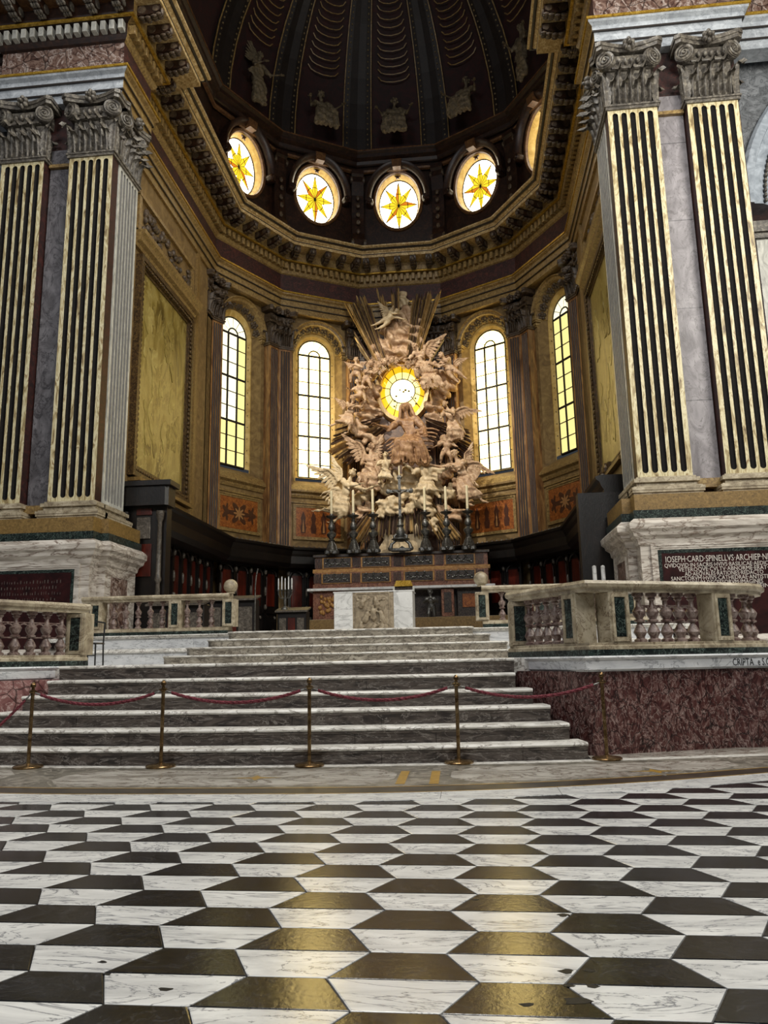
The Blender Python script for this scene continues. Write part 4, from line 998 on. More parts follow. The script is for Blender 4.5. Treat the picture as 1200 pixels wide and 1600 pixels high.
    if robe and ank:
        for (hp,kn,ak) in ank:
            b.capsule(hp,.46*u,kn,.36*u); b.capsule(kn,.36*u,kn+(ak-kn)*robe,.36*u)
        if len(ank)==2:
            for f in (.25,.5,.75):
                A=ank[0]; B=ank[1]; q=lambda i,g: A[i]*(1-g)+B[i]*g
                b.capsule(q(0,f),.4*u,q(1,f),.24*u); b.capsule(q(1,f),.24*u,q(1,f)+(q(2,f)-q(1,f))*robe,.28*u)
            nf=11
            for i in range(nf):
                g=(i+.5)/nf; A=ank[0]; B=ank[1]
                side_=side*((g-.5)*1.35*u); k_=.5+.5*cos((g-.5)*2.2); o1=fwd*(.34*u*k_+.06*u); o2=fwd*(.42*u*k_+.05*u)
                p0=side_*.7+fwd*.42*u+T*.1*u; p1=(A[1]*(1-g)+B[1]*g)+side_*.55+o1+V3((0,0,R_.uniform(-.15,.15)*u)); 
                p2=(A[1]*(1-g)+B[1]*g)+((A[2]-A[1])*(1-g)+(B[2]-B[1])*g)*robe*1.04+side_*.9+o2*R_.uniform(.5,1)
                b.tube([p0,(p0+p1)/2+fwd*.06*u,p1,(p1+p2)/2+side*R_.uniform(-.12,.12)*u,p2],[.07*u,.10*u,.10*u,.12*u,.09*u],6)
        for i in range(7):   # folds over the torso
            g=i/6-.5; b.tube([chest+T*.45*u+side*g*1.1*u+fwd*.32*u,T*.9*u+side*g*.9*u+fwd*.5*u,T*.2*u+side*(g*.8+.2)*u+fwd*.5*u],[.06*u,.09*u,.08*u],6)
    for fl_ in pose.get('flow',[]):    # streaming cloth: start, direction, width, length
        st_,d_,w_,l_=fl_; st_=V3(st_)*u; d_=V3(d_).normalized(); up_=d_.cross(V3((0,1,0))).normalized()
        for i in range(6):
            o=up_*((i-2.5)/5*w_*u); p=[]
            for k in range(7):
                t=k/6; p.append(st_+o*(1+.7*t)+d_*(l_*u*t)+up_*(.18*u*sin(4*t+i*.4+seed))+V3((0,-.1*u*sin(5*t+i*1.3),0)))
            b.tube(p,[.13*u*(1-.3*k/6) for k in range(7)],6)
    return b,ex,hr
def wingmb(L,n=9):
    """a bird wing of layered feathers, root at origin, reaching along +x, feathers trailing to -z"""
    mb=MB()
    def feather(p,d,l,w):
        d=V3(d).normalized(); sd=d.cross(V3((0,1,0))).normalized(); rows=[]
        for k in range(6):
            t=k/5; ww=w*(.55+.6*sin(pi*min(t*.95,.9)))*(1 if t<.85 else .55); c=p+d*l*t+V3((0,.02*L*t,0)); rows.append([c-sd*ww,c-sd*ww*.4-V3((0,.012*L,0)),c-V3((0,.004*L,0)),c+sd*ww*.4-V3((0,.012*L,0)),c+sd*ww])
        mb.grid(rows)
    for i in range(n):
        t=i/(n-1); p=V3((L*.06+L*.56*t,.015*L,L*.20*sin(pi*t*.75)))
        feather(p,(.25+1.1*t*t,0,-1+.95*t),L*(.40+.18*t),L*.05)
    for i in range(n):
        t=i/(n-1); p=V3((L*.05+L*.5*t,-.02*L,L*.20*sin(pi*t*.75)+.02*L)); feather(p,(.25+.9*t*t,0,-1+.75*t),L*.24,L*.042)
    for i in range(n-2):
        t=i/(n-3); p=V3((L*.03+L*.5*t,-.045*L,L*.20*sin(pi*t*.75)+.05*L)); feather(p,(.3+.6*t,0,-1+.5*t),L*.14,L*.036)
    mb.tube([(0,-.03*L,-.03*L),(L*.18,-.05*L,L*.13),(L*.4,-.05*L,L*.22),(L*.62,-.03*L,L*.2)],[.06*L,.05*L,.045*L,.02*L],7)
    return mb
def statue(name,label,cat,loc,h,pose,mat,child=False,robe=0,seed=1,wings=(),rz=0,group=None,vox=None,noise=(.022,15)):
    t=thing(name,label,cat,loc,rz,group)
    b,ex,hr=figure(h,pose,child,robe,seed)
    u=h/(5.2 if child else 7.5)
    me=remesh(b,vox or max(.022,u*.075),1,(noise[0],noise[1],seed) if (noise and robe) else None,mat)
    o=link('body',me,t)
    if ex.v:
        b2=MB(); b2.join(ex); obj('hands_and_features',b2,mat,t,smooth=60)
    if hr.v: obj('veil' if pose.get('veil') else 'hair',hr,mat,t,smooth=70)
    for (p,ang,L,fl_) in wings:
        obj('wing',wingmb(L),mat,t,Vector(p)*u,rot=(0,-radians(ang),0),scale=(1 if not fl_ else -1,1,1))
    return t

# ================================================================ GLORY
YG=34.5
def G(px,py,y=33.2): return at(px,py,y)
PXM=lambda y: y/1185.0
gw=G(629,613,YG+.1); ow,oh=36*PXM(YG),45*PXM(YG)
wn+=1; win=sempty('window_%d'%wn,(gw.x,gw.y,gw.z))
rc=20.5*PXM(YG)
obj('white_disc_pane',MB().prism([(rc*cos(a),rc*sin(a)+.05) for a in [2*pi*i/32 for i in range(32)]],-.012,.012,'y'),mGLW,win)
ldm=MB()
for i in range(14):
    a0=2*pi*i/14+pi/2; a1=a0+2*pi/14; g=.02
    A=[a0+g+(a1-a0-2*g)*j/4 for j in range(5)]
    for (f0,f1,mt) in ((0,.5,mGOL),(.5,1,mGOY)):
        ins=[((rc+.02)*cos(a)*(1-f0)+ow*cos(a)*f0,(rc+.02)*sin(a)*(1-f0)+oh*sin(a)*f0+.05*(1-f0)) for a in A]
        out=[((rc+.02)*cos(a)*(1-f1)+ow*cos(a)*f1,(rc+.02)*sin(a)*(1-f1)+oh*sin(a)*f1+.05*(1-f1)) for a in A]
        obj('ray_pane',MB().prism(ins+list(reversed(out)),-.01,.01,'y'),mt,win)
    ldm.tube([(rc*cos(a0),-.015,rc*sin(a0)+.05),(ow*cos(a0),-.015,oh*sin(a0))],.018,4)
ldm.tube([(rc*cos(2*pi*i/32),-.015,rc*sin(2*pi*i/32)+.05) for i in range(33)],.03,5)
obj('lead_frame',ldm,mLEAD,win)
dv=MB()
for (x,z,r) in ((-.12,.1,.05),(.14,.08,.07),(.05,.0,.06),(.3,.02,.06),(-.3,-.2,.06),(.42,-.28,.05),(-.38,-.42,.06),(.6,-.35,.05),(.62,-.62,.05),(-.4,-.7,.05)): dv.sphere((x,-.06,z),(r,.03,r*.8),7,5)
obj('dove_silhouettes',dv,mIRON,win,smooth=60)
def cloud(label,lumps,y,mat,amp=.05,fr=9,vox=.055,sd=1,group=None,dep=.8):
    b=MB(); c=Vector((0,0,0)); P=[]
    for (px,py,r) in lumps: P.append((G(px,py,y),r*PXM(y)))
    o=min((p for p,_ in P),key=lambda p:p.z).copy()
    R_=random.Random(sd)
    for p,r in P:
        q=p-o; b.sphere(q,(r,r*dep,r*.92),12,9)
        for i in range(5):
            a=R_.uniform(0,2*pi); b.sphere(q+Vector((cos(a)*r*.75,-r*dep*.45,sin(a)*r*.7)),r*R_.uniform(.32,.5),9,7)
    me=remesh(b,vox*.8,2,(amp*1.7,fr*1.15,sd),mat,'cloud')
    return tag(link('cloud',me,None,o),label,'cloud',group or 'stucco clouds')
cloud('large tan scrolled cloud above the golden oval window',[(605,545,22),(630,540,26),(655,552,20),(597,565,16),(618,520,24),(640,515,22),(628,500,18),(610,562,14)],33.6,mSTUC,.07,8,.06,1)
cloud('small pale cloud puff at the very top of the sculpture behind the flying child',[(629,462,7),(633,471,8),(637,484,9),(626,476,6)],33.9,mSTUCP,.03,10,.05,2)
cloud('tan cloud column left of the golden oval window',[(572,592,14),(583,610,13),(577,632,14),(572,655,15),(585,670,11),(566,612,13),(588,645,9)],33.7,mSTUC,.06,9,.055,3)
cloud('tan cloud column right of the golden oval window',[(680,592,16),(690,612,15),(680,632,14),(678,655,13),(674,672,10),(705,600,12),(700,590,12)],33.7,mSTUC,.06,9,.055,4)
cloud('rolling pale cloud under the robed central figure',[(640,742,15),(622,752,13),(605,762,12),(590,755,9),(655,752,13),(680,762,13),(700,770,12),(665,770,12),(640,768,14),(575,770,12),(560,782,10)],32.5,mSTUCP,.05,9,.055,5)
cloud('round cream cloud puffs low in the middle behind the candlesticks',[(598,788,9),(611,785,10),(624,783,9),(650,783,11),(640,795,9),(663,785,13),(673,800,9),(677,815,7),(596,802,8),(610,800,8),(624,797,8),(680,826,5)],31.9,mSTUCP,.02,14,.045,6)
cloud('grey tan cloud mass behind the kneeling angel on the left',[(560,700,12),(575,745,13),(600,735,12),(548,715,9),(560,760,11),(590,722,10)],33.3,mSTUC,.06,9,.055,7)
cloud('tan cloud mass behind the draped angel on the right',[(700,735,13),(718,760,13),(690,745,12),(722,725,9),(728,780,10),(705,780,11)],33.2,mSTUC,.06,9,.055,8)
cloud('small tan cloud fold beneath the music playing angel on the left',[(552,662,9),(563,672,11),(575,684,10),(590,690,9),(583,700,8)],33.0,mSTUC,.05,9,.055,9)
cloud('small tan cloud fold beneath the hunched angel on the right',[(720,672,8),(706,684,9),(692,690,9)],33.0,mSTUC,.05,9,.055,10)
cloud('grey tan cloud folds behind the candles at the lower left',[(545,800,9),(558,805,10),(572,796,10),(583,806,7)],32.2,mSTUC,.05,10,.05,11)
cloud('grey tan cloud folds behind the candles at the lower right',[(700,803,9),(714,806,10),(728,800,8),(690,795,8)],32.2,mSTUC,.05,10,.05,12)
# dark oval backing ring between clouds and window
fr_=MB(); fr_.arc([(ow-.02,-.1),(ow+.02,-.25),(ow+.2,-.3),(ow+.3,-.1),(ow+.3,.1),(ow,.1)],0,0,2*pi,36,kz=oh-ow)
obj('oval_frame',fr_,mRAYG,win,smooth=40)
def rays(label,conv,tips,y,mat,frac,wpx=3.4,yb=None,group=None):
    c=Vector(conv); o=None; t=None; yb=yb or y
    for (tx_,ty_) in tips:
        tp=Vector((tx_,ty_)); d=c-tp
        b0=tp+d*(frac if not callable(frac) else frac(tx_)); A=G(b0.x,b0.y,yb); B=G(tp.x,tp.y,y)
        if t is None:
            t=thing('ray_cluster',label,'sunrays',A,0,group or 'carved ray bundles'); o=A.copy()
        A=A-o; B=B-o; D=(B-A).normalized(); S=D.cross(Vector((0,1,0))).normalized(); w=wpx*PXM(y); dz=Vector((0,-RN.uniform(.06,.16),0)); k=RN.uniform(.55,1.0); jy=Vector((0,RN.uniform(-.12,.12),0)); A=A+jy; B=B+jy
        vs=[]
        for P_,ww in ((A,w*.55*k),(B-D*.12,w*k)):
            vs+=[P_-S*ww/2,P_+dz,P_+S*ww/2,P_-dz*.2+Vector((0,.06,0))]
        vs.append(B+dz*.5)
        obj('ray',MB().add(vs,[(0,4,5,1),(1,5,6,2),(2,6,7,3),(3,7,4,0),(4,8,5),(5,8,6),(6,8,7),(7,8,4),(0,1,2,3)]),mat if RN.random()<.68 else (mRAYD if mat is mRAYG else mRAYG),t)
    return t
def fan(pts,n):
    r=[]; m_=len(pts)-1
    for i in range(n):
        t=i/(n-1)*m_; j=min(int(t),m_-1); f=t-j
        r.append((pts[j][0]*(1-f)+pts[j+1][0]*f+RN.uniform(-.5,.5),pts[j][1]*(1-f)+pts[j+1][1]*f+(0 if f<.02 or f>.98 else RN.uniform(-1,7))))
    return r
CV=(627,640)
rays('gilded ray bundle spreading up left of the top cloud',CV,fan([(537,471),(550,476),(556,461),(564,465),(569,461),(578,478)],26),33.25,mRAYG,.62)
rays('gilded ray bundle beside the wing of the topmost child',CV,fan([(589,451),(592,462),(598,459),(603,470)],11),33.4,mRAYG,.5)
rays('tallest gilded ray bundle at the top centre',CV,fan([(611,450),(614,458),(618.5,443),(622,447)],9),33.4,mRAYG,.45)
rays('gilded ray bundle spreading up right of the top cloud',CV,fan([(645.6,468),(653.5,454),(657,462),(664,457),(672.5,454),(677,468),(683,462),(689.5,454)],32),33.25,mRAYG,.62)
rays('short brown ray bundle low on the upper left',CV,fan([(552,516),(556,532),(560,542)],6),33.3,mRAYD,.45)
rays('short brown ray bundle low on the upper right',CV,fan([(697,520),(690,530),(683,545)],6),33.3,mRAYD,.45)
CL=(640,640)
rays('dark ray bundle streaming down left behind the angels',CL,fan([(523,672),(516,690),(512,706),(528,716),(545,725)],34),33.0,mRAYD,.62,3.6,33.5)
CR_=(622,640)
rays('dark ray bundle streaming down right of the robed figure',CR_,fan([(735,672),(738,690),(741,712),(742,730),(728,735)],34),33.0,mRAYD,.62,3.6,33.5)
rays('ray bundle falling to the lower left behind the candles',(630,730),fan([(541,838),(550,845),(557,842),(566,848),(574,838)],20),31.8,mRAYG,.52,3.6,32.3)
rays('dark vertical ray curtain below the cream cloud puffs',(628,500),fan([(588,832),(598,836),(610,834),(624,836),(640,832),(655,838),(664,830)],30),31.9,mRAYD,.13,4.0,32.2)
rays('ray bundle falling to the lower right behind the candles',(632,730),fan([(682,838),(692,845),(702,838),(712,845),(722,838)],20),31.8,mRAYG,.52,3.6,32.3)
# central figure
statue('robed_statue','large brown robed woman seated on cloud before the golden oval window, face raised','statue',G(641,684,32.2),3.6,
  dict(torso=(-.13,.05,1),head=(-.12,.1,1),look=(-.15,-.8,.55),armL=((-.75,-.35,-.55),(-.6,-.6,.05)),armR=((.6,-.2,-.75),(.1,-.7,-.6)),legL=((-.35,-.85,-.35),(-.1,.15,-1)),legR=((.3,-.8,-.45),(.25,.2,-1)),veil=1,
       flow=[((.4,-.3,.2),(1,-.1,-.45),1.2,2.0),((-.6,-.4,-.6),(-1,0,-.35),.9,1.6)]),mVIRG,robe=1.05,seed=3,noise=(.014,13))
def angel(label,px,py,y,h,pose,mat=mSTUC,child=False,robe=0,seed=1,wings=(),cat='angel',group=None,name=None):
    return statue(name or ('cherub_statue' if child else 'angel_statue'),label,cat,G(px,py,y),h,pose,mat,child,robe,seed,wings,0,group or ('stucco children' if child else 'stucco angels'))
W=lambda x,z,a,L,f=False,y=.35: ((x,y,z),a,L,f)
angel('winged angel with raised left wing looking right at the edge of the dark rays',577,732,32.4,2.5,dict(torso=(.12,0,1),look=(.75,-.6,.25),armL=((-.3,-.4,-.8),(.5,-.7,-.3)),armR=((.45,-.3,-.8),(.85,-.4,-.2)),legL=((-.3,-.6,-.7),(-.4,.1,-.9)),legR=((.3,-.7,-.6),(.1,.2,-.9)),flow=[((.2,-.3,.3),(1,-.1,-.6),.9,1.6)]),robe=1.0,seed=5,wings=(W(-.5,1.9,-38,1.25,True),W(.5,1.8,58,.9)))
angel('large flying angel at far left with outstretched arm and bare foot trailing out',537,776,31.7,2.75,dict(torso=(.42,-.1,1),head=(.4,-.2,.9),look=(.7,-.6,-.2),armL=((.5,-.5,-.6),(.95,-.25,.1)),armR=((.75,-.2,-.5),(.95,-.2,.25)),legL=((-.3,-.25,-.7),(-1,.05,-.02)),legR=((.05,-.4,-.9),(-.8,.1,-.6)),foot=(-1,0,-.1),flow=[((-.2,-.3,.8),(-.8,-.1,-.7),1.2,2.4),((-.1,-.2,0),(-1,-.1,-.15),.9,1.7)]),mSTUCP,robe=.35,seed=8,wings=(W(-.6,2.0,-22,1.35,True),W(-.3,2.1,-62,1.0,True)))
angel('large draped angel at right reaching left toward the robed figure',724,746,32.0,2.75,dict(torso=(-.3,-.1,1),head=(-.4,-.1,.9),look=(-.7,-.6,.2),armL=((-.85,-.3,-.15),(-.95,-.2,.2)),armR=((-.5,-.5,-.6),(-.9,-.3,.0)),legL=((-.1,-.5,-.8),(.45,.1,-.8)),legR=((.3,-.4,-.8),(.55,.1,-.75)),foot=(.8,-.3,-.3),flow=[((-.2,-.4,0),(.6,-.1,-.9),1.2,2.2),((.4,-.2,.8),(.7,0,-.5),.9,1.6)]),mSTUC,robe=.6,seed=11,wings=(W(.5,1.8,-30,1.05),W(.3,1.9,62,.8)))
angel('pale child angel with spread arms carrying the cloud below the robed figure',666,753,31.9,1.9,dict(torso=(.1,-.1,1),look=(-.2,-.8,.5),armL=((-.8,-.4,-.4),(-.6,-.5,.5)),armR=((.85,-.3,-.3),(.9,-.3,.3)),legL=((-.3,-.6,-.7),(-.3,.2,-.9)),legR=((.4,-.6,-.6),(.5,.2,-.8)),flow=[((.2,-.3,.5),(1,-.1,.1),.6,1.2)]),mSTUCP,child=True,robe=.3,seed=13,wings=(W(.55,1.2,20,.6),))
angel('topmost flying child with one wing raised among the gilded rays',605,500,32.8,1.2,dict(torso=(.75,-.15,.65),head=(.8,-.1,.5),look=(.6,-.75,-.2),armL=((.5,-.6,-.6),(.9,-.3,-.2)),armR=((.8,-.3,-.4),(.9,-.2,-.45)),legL=((-.8,-.1,-.5),(-.8,.05,-.3)),legR=((-.7,-.2,-.8),(-.9,.1,-.35)),foot=(-1,0,-.2)),mSTUCP,child=True,seed=15,wings=(W(.3,1.3,-48,.72,True),W(.5,1.4,60,.4)))
angel('angel with feathered wing raised right, above the oval window',657,566,32.9,2.0,dict(torso=(-.2,-.2,1),head=(-.5,-.2,.8),look=(-.7,-.6,-.3),armL=((-.5,-.5,-.7),(-.8,-.3,-.4)),armR=((.2,-.5,-.9),(-.7,-.5,-.3)),legL=((-.2,-.5,-.7),(.2,.3,-.9)),legR=((.4,-.5,-.5),(.6,.3,-.6))),mSTUC,robe=.7,seed=17,wings=(W(.5,1.9,32,1.15),))
angel('draped angel leaning on the upper right rim of the oval window',671,583,32.8,2.0,dict(torso=(.1,-.15,1),look=(-.8,-.5,.0),armL=((-.6,-.4,-.6),(-.4,-.6,-.3)),armR=((.6,-.4,-.6),(.8,-.4,.1)),legL=((-.4,-.6,-.6),(.1,.2,-1)),legR=((.5,-.6,-.5),(.4,.1,-.9)),flow=[((-.4,-.3,1),(.5,-.1,-.9),.8,1.6)]),mSTUC,robe=1.0,seed=19)
angel('crouching child with bowed head at the outer right of the oval window',703,577,32.9,1.5,dict(torso=(-.45,-.2,.9),head=(-.6,-.3,.7),look=(-.5,-.6,-.6),armL=((-.5,-.5,-.6),(-.8,-.4,.1)),armR=((-.3,-.6,-.6),(-.9,-.3,.1)),legL=((.2,-.6,-.7),(.6,.2,-.6)),legR=((.5,-.4,-.5),(.7,.1,-.6)),foot=(.6,-.2,-.6)),mSTUC,child=True,seed=21,wings=(W(.6,1.2,10,.6),))
angel('hunched angel with folded arms and wing pointing right over the dark rays',706,658,32.6,2.1,dict(torso=(-.3,-.3,1),head=(-.5,-.4,.7),look=(-.6,-.6,-.5),armL=((-.3,-.6,-.7),(-.5,-.6,.5)),armR=((.1,-.6,-.8),(-.8,-.5,.2)),legL=((-.1,-.6,-.8),(.2,.3,-.9)),legR=((.3,-.5,-.8),(.3,.2,-.9))),mSTUC,robe=.9,seed=23,wings=(W(.5,1.7,-8,1.0),W(.3,1.7,-70,.6)))
angel('angel playing music at middle left with bare leg trailing left',546,648,32.6,2.0,dict(torso=(.25,-.1,1),head=(.2,-.2,1),look=(.7,-.6,-.3),armL=((.2,-.6,-.6),(.9,-.4,.2)),armR=((.6,-.4,-.4),(.5,-.6,.4)),legL=((-.5,-.4,-.6),(-.85,.1,-.35)),legR=((.1,-.6,-.8),(-.4,.2,-.9)),foot=(-.9,-.1,-.3),flow=[((-.2,-.3,.2),(-.7,-.1,-.7),.8,1.4)]),mSTUC,robe=.3,seed=25,wings=(W(-.5,1.7,-30,.6,True),))
angel('small winged child with crossed arms at the upper left of the oval window',556,583,32.8,1.25,dict(torso=(.05,-.1,1),look=(.3,-.9,.1),armL=((-.5,-.5,-.7),(.8,-.6,.1)),armR=((.5,-.5,-.7),(-.8,-.6,.1)),legL=((-.3,-.7,-.5),(-.1,.3,-.9)),legR=((.3,-.7,-.5),(.1,.3,-.9))),mSTUC,child=True,seed=27,wings=(W(-.5,1.3,-30,.45,True),W(.5,1.3,30,.4)))
angel('plump child turned to the right just inside the crossed-arm child',572,592,32.9,1.2,dict(torso=(.2,-.1,1),look=(.8,-.5,.2),armL=((.2,-.7,-.6),(.8,-.4,.3)),armR=((.6,-.4,-.5),(.8,-.4,.3)),legL=((-.2,-.6,-.8),(-.2,.3,-.9)),legR=((.3,-.6,-.7),(.3,.2,-.9))),mSTUC,child=True,seed=29)
angel('plump child seen lower on the left cloud column with bent knees',563,617,32.8,1.25,dict(torso=(-.2,-.1,1),look=(-.4,-.8,.1),armL=((-.6,-.4,-.6),(-.3,-.8,.1)),armR=((.6,-.4,-.5),(.3,-.8,-.2)),legL=((-.4,-.7,-.3),(-.3,.2,-.9)),legR=((.3,-.8,-.2),(.2,.2,-.9))),mSTUC,child=True,seed=31)
angel('pale child face peeping over cloth beside the left kneeling angel',602,735,32.0,1.35,dict(torso=(.05,-.2,1),look=(.1,-1,.2),armL=((-.6,-.4,-.6),(.6,-.7,-.1)),armR=((.7,-.4,-.5),(.8,-.4,.4)),legL=((-.3,-.6,-.7),(-.2,.3,-.9)),legR=((.3,-.6,-.7),(.2,.3,-.9))),mSTUCP,child=True,robe=.4,seed=33,wings=(W(.5,1.2,30,.5),))
angel('curly haired child looking down behind the right draped angel',697,705,32.6,1.3,dict(torso=(.2,-.2,1),look=(-.4,-.8,-.3),armL=((-.6,-.5,-.5),(-.6,-.5,-.4)),armR=((.6,-.4,-.6),(.2,-.8,-.3)),legL=((-.3,-.6,-.7),(-.2,.3,-.9)),legR=((.3,-.6,-.7),(.2,.3,-.9))),mSTUC,child=True,seed=35,wings=(W(.5,1.2,25,.5),))
for i,(px,py) in enumerate(((580,568),(592,571),(601,566),(612,563),(638,572),(646,566),(587,580),(660,596))):
    p=G(px,py,32.95); t=thing('seraph_head','winged cherub face on the oval window rim, %s from the left'%ORD[[0,2,3,4,5,6,1,7][i]],'cherub head',p,0,'cherub faces around the oval window')
    b=MB(); b.sphere((0,0,0),(.13,.14,.16),12,9).sphere((0,-.14,-.02),.03,6,4).sphere((-.05,-.12,.02),.022,6,4).sphere((.05,-.12,.02),.022,6,4).sphere((0,-.12,-.07),(.04,.02,.015),6,4)
    obj('face',b,mSTUC,t,smooth=60); h_=MB()
    for j in range(16):
        a=RN.uniform(0,pi); h_.sphere((.13*cos(a),RN.uniform(-.08,.05),.03+.13*sin(a)),.045,6,4)
    obj('hair',h_,mSTUC,t,smooth=60)
    for s in (-1,1): obj('wing',wingmb(.38,6),mSTUC,t,(s*.1,.02,-.05),rot=(0,s*-.3,0),scale=(s,1,1))

# ================================================================ HIGH ALTAR
ha=thing('high_altar','broad dark red stone high altar with two tiers of scroll panels','altar',(0,30.9,1.82))
def hb(name,mat,x0,x1,y0,y1,z0,z1,par=None): return obj(name,MB().bbox(x0,x1,y0,y1,z0-1.82,z1-1.82,.01),mat,par or ha)
hb('upper_gradine',mINT,-3.52,3.52,.1,1.0,4.82,5.36); hb('top_ledge',mINTD,-3.6,3.6,.0,1.0,5.34,5.44); hb('yellow_strip',mINTY,-3.6,3.6,-.06,.9,4.68,4.83)
hb('lower_gradine',mINT,-3.52,3.52,-.1,.9,4.2,4.68); hb('red_strip',mINT,-3.56,3.56,-.2,.9,4.02,4.2); hb('mensa_slab',mALT,-3.75,3.75,-.45,.9,3.92,4.02)
for (z0,z1,y0) in ((4.9,5.28,.1),(4.26,4.62,-.1)):
    for i,c in enumerate((-2.6,-1.0,.75,2.4)):
        hb('scroll_panel_frame',mINTY,c-.62,c+.62,y0-.05,y0+.02,z0-.03,z1+.03)
        p=hb('scroll_panel',mINTD,c-.56,c+.56,y0-.065,y0,z0,z1)
        sm=MB()
        zc_=(z0+z1)/2-1.82; sm.tube([(c-.48+.96*t/24,y0-.085,zc_+.1*sin(t*.785)) for t in range(25)],.024,5)
        for q in range(13):
            xq=c-.46+.92*q/12; sm.sphere((xq,y0-.085,zc_+.1*sin((xq-c+.48)*19.6)+(.06 if q%2 else -.06)),(.05,.03,.04),6,4)
        obj('scroll',sm,mSILV,p)
    for c in (-3.38,-1.8,-.12,1.58,3.2):
        f_=MB()
        for q in range(5): f_.box(c-.15+.065*q,c-.15+.065*q+.035,y0-.05,y0,z0-1.82,z1-1.82)
        obj('fluted_block',f_,mINTD,ha)
hb('altar_core',mINTD,-3.4,3.4,.25,1.0,2.7,3.95)
for c in (-2.95,):
    hb('carved_pedestal',mINT,c-.6,c+.6,-.25,.5,2.75,3.92); 
    b=MB()
    for i in range(26): b.sphere((c+RN.uniform(-.35,.35),-.27,2.95-1.82+RN.uniform(0,.8)),(.07,.06,.09),6,4)
    obj('pedestal_carving',b,mINTY,ha,smooth=60)
hb('pedestal_pilaster',mINT,1.62,2.12,-.3,.4,2.8,3.9); hb('pilaster_inlay',mINTD,1.72,2.02,-.32,-.28,2.95,3.75)
hb('side_bay',mINTD,2.25,3.5,-.1,.5,2.75,3.92); hb('red_bay_panel',mINLAY,2.45,3.05,-.14,-.08,3.15,3.68)
hb('altar_step',mYST,-4.4,4.4,-1.5,1,1.82,2.3); hb('altar_step',mYST,-4.2,4.2,-.9,1,2.3,2.75)
hb('plinth',mPEDW,-4.2,4.2,-.42,1,2.7,2.78)
statue('cherub_statue','small grey standing child statue by the right end of the high altar','statue',(1.22,30.4,3.17),1.15,dict(torso=(-.05,-.1,1),look=(-.4,-.8,.1),armL=((-.4,-.5,-.6),(.7,-.6,.3)),armR=((.4,-.5,-.6),(-.7,-.6,.3)),legL=((-.1,-.35,-1),(0,.2,-1)),legR=((.15,-.1,-1),(-.1,.1,-1))),mSILV,child=True,seed=41)
# beige tabernacle base
tb=thing('tabernacle_base','pale beige masonry pedestal seen between the candlesticks','pedestal',(0,32.2,5.36))
obj('plinth_block',MB().prism([(-1.05,0),(-1.05,.35),(-.75,.8),(-.95,1.0),(-.95,1.15),(-.55,1.25),(-.5,1.0),(-.15,.95),(.15,.95),(.5,1.0),(.5,1.2),(.62,1.45),(.78,1.2),(1.0,1.15),(1.1,.9),(.85,.75),(1.1,.3),(1.1,0)],-.2,.4,'y'),mSTUCP,tb)
obj('keyhole_niche',MB().prism([(-.12,.1),(.12,.1),(.12,.42),(0,.5),(-.12,.42)],-.215,-.18,'y'),mIRON,tb)
# candlesticks and crucifix
def stick(label,x,group=None):
    t=thing('candlestick',label,'candlestick',(x,30.75,5.44),0,group)
    b=MB(); b.prism([(.3*cos(a),.22*sin(a)) for a in [pi/2+2*pi*i/3+d for i in range(3) for d in (-.25,.25)]],0,.12)
    for i in range(3):
        a=pi/2+2*pi*i/3+pi; b.sphere((.24*cos(a),.18*sin(a),.08),(.09,.09,.09),8,6); b.tube([(.2*cos(a),.15*sin(a),.14),(.17*cos(a),.13*sin(a),.34),(.08*cos(a),.06*sin(a),.5)],[.08,.05,.04],6)
    b.lathe([(.2,.1),(.17,.3),(.1,.5),(.14,.56),(.07,.6)],12); obj('foot',b,mSILV,t,smooth=40)
    obj('stem',MB().lathe([(.07,.58),(.11,.64),(.19,.74),(.2,.82),(.1,.92),(.06,.96),(.12,1.0),(.15,1.08),(.12,1.2),(.06,1.3),(.1,1.36),(.05,1.42),(.08,1.46)],14),mSILV,t,smooth=40)
    obj('drip_pan',MB().lathe([(.05,1.45),(.2,1.5),(.25,1.56),(.22,1.57),(.09,1.55),(.07,1.66)],14),mSILV,t,smooth=40)
    obj('candle',MB().lathe([(.055,1.6),(.052,2.6),(.02,2.64)],10),mWAX,t)
    return t
for x,lb in ((-2.79,'first'),(-1.88,'second'),(-1.07,'third'),(1.06,'fourth'),(1.92,'fifth'),(2.79,'sixth')):
    stick('tall tarnished silver candlestick with one white candle, %s from the left on the high altar'%lb,x,'candlesticks on the high altar')
cr=thing('altar_crucifix','tall dark silver crucifix standing in the middle of the high altar','crucifix',(.06,30.6,5.44))
b=MB(); b.prism([(.5*cos(a),.26*sin(a)) for a in [pi/4+pi/2*i+d for i in range(4) for d in (-.15,.15)]],0,.1)
for s in (-1,1): b.tube([(s*.42,-.05,.08),(s*.36,-.05,.3),(s*.2,-.03,.42),(s*.26,-.03,.6),(s*.1,0,.75)],[.09,.07,.06,.07,.05],7); b.sphere((s*.42,-.05,.1),.1,8,6)
b.lathe([(.2,.4),(.36,.46),(.36,.5),(.16,.56),(.2,.75),(.14,.95),(.08,1.0)],12); obj('foot',b,mSILV,cr,smooth=40)
obj('stem',MB().lathe([(.1,.95),(.15,1.05),(.1,1.2),(.06,1.3),(.1,1.38),(.05,1.45)],12),mSILV,cr,smooth=40)
c_=MB().box(-.055,.055,-.04,.04,1.4,3.0).box(-.42,.42,-.04,.04,2.42,2.53)
for p in ((-.46,2.475),(.46,2.475),(0,3.05)):
    c_.sphere((p[0],0,p[1]),(.11,.06,.11),8,6)
obj('cross',c_,mSILV,cr)
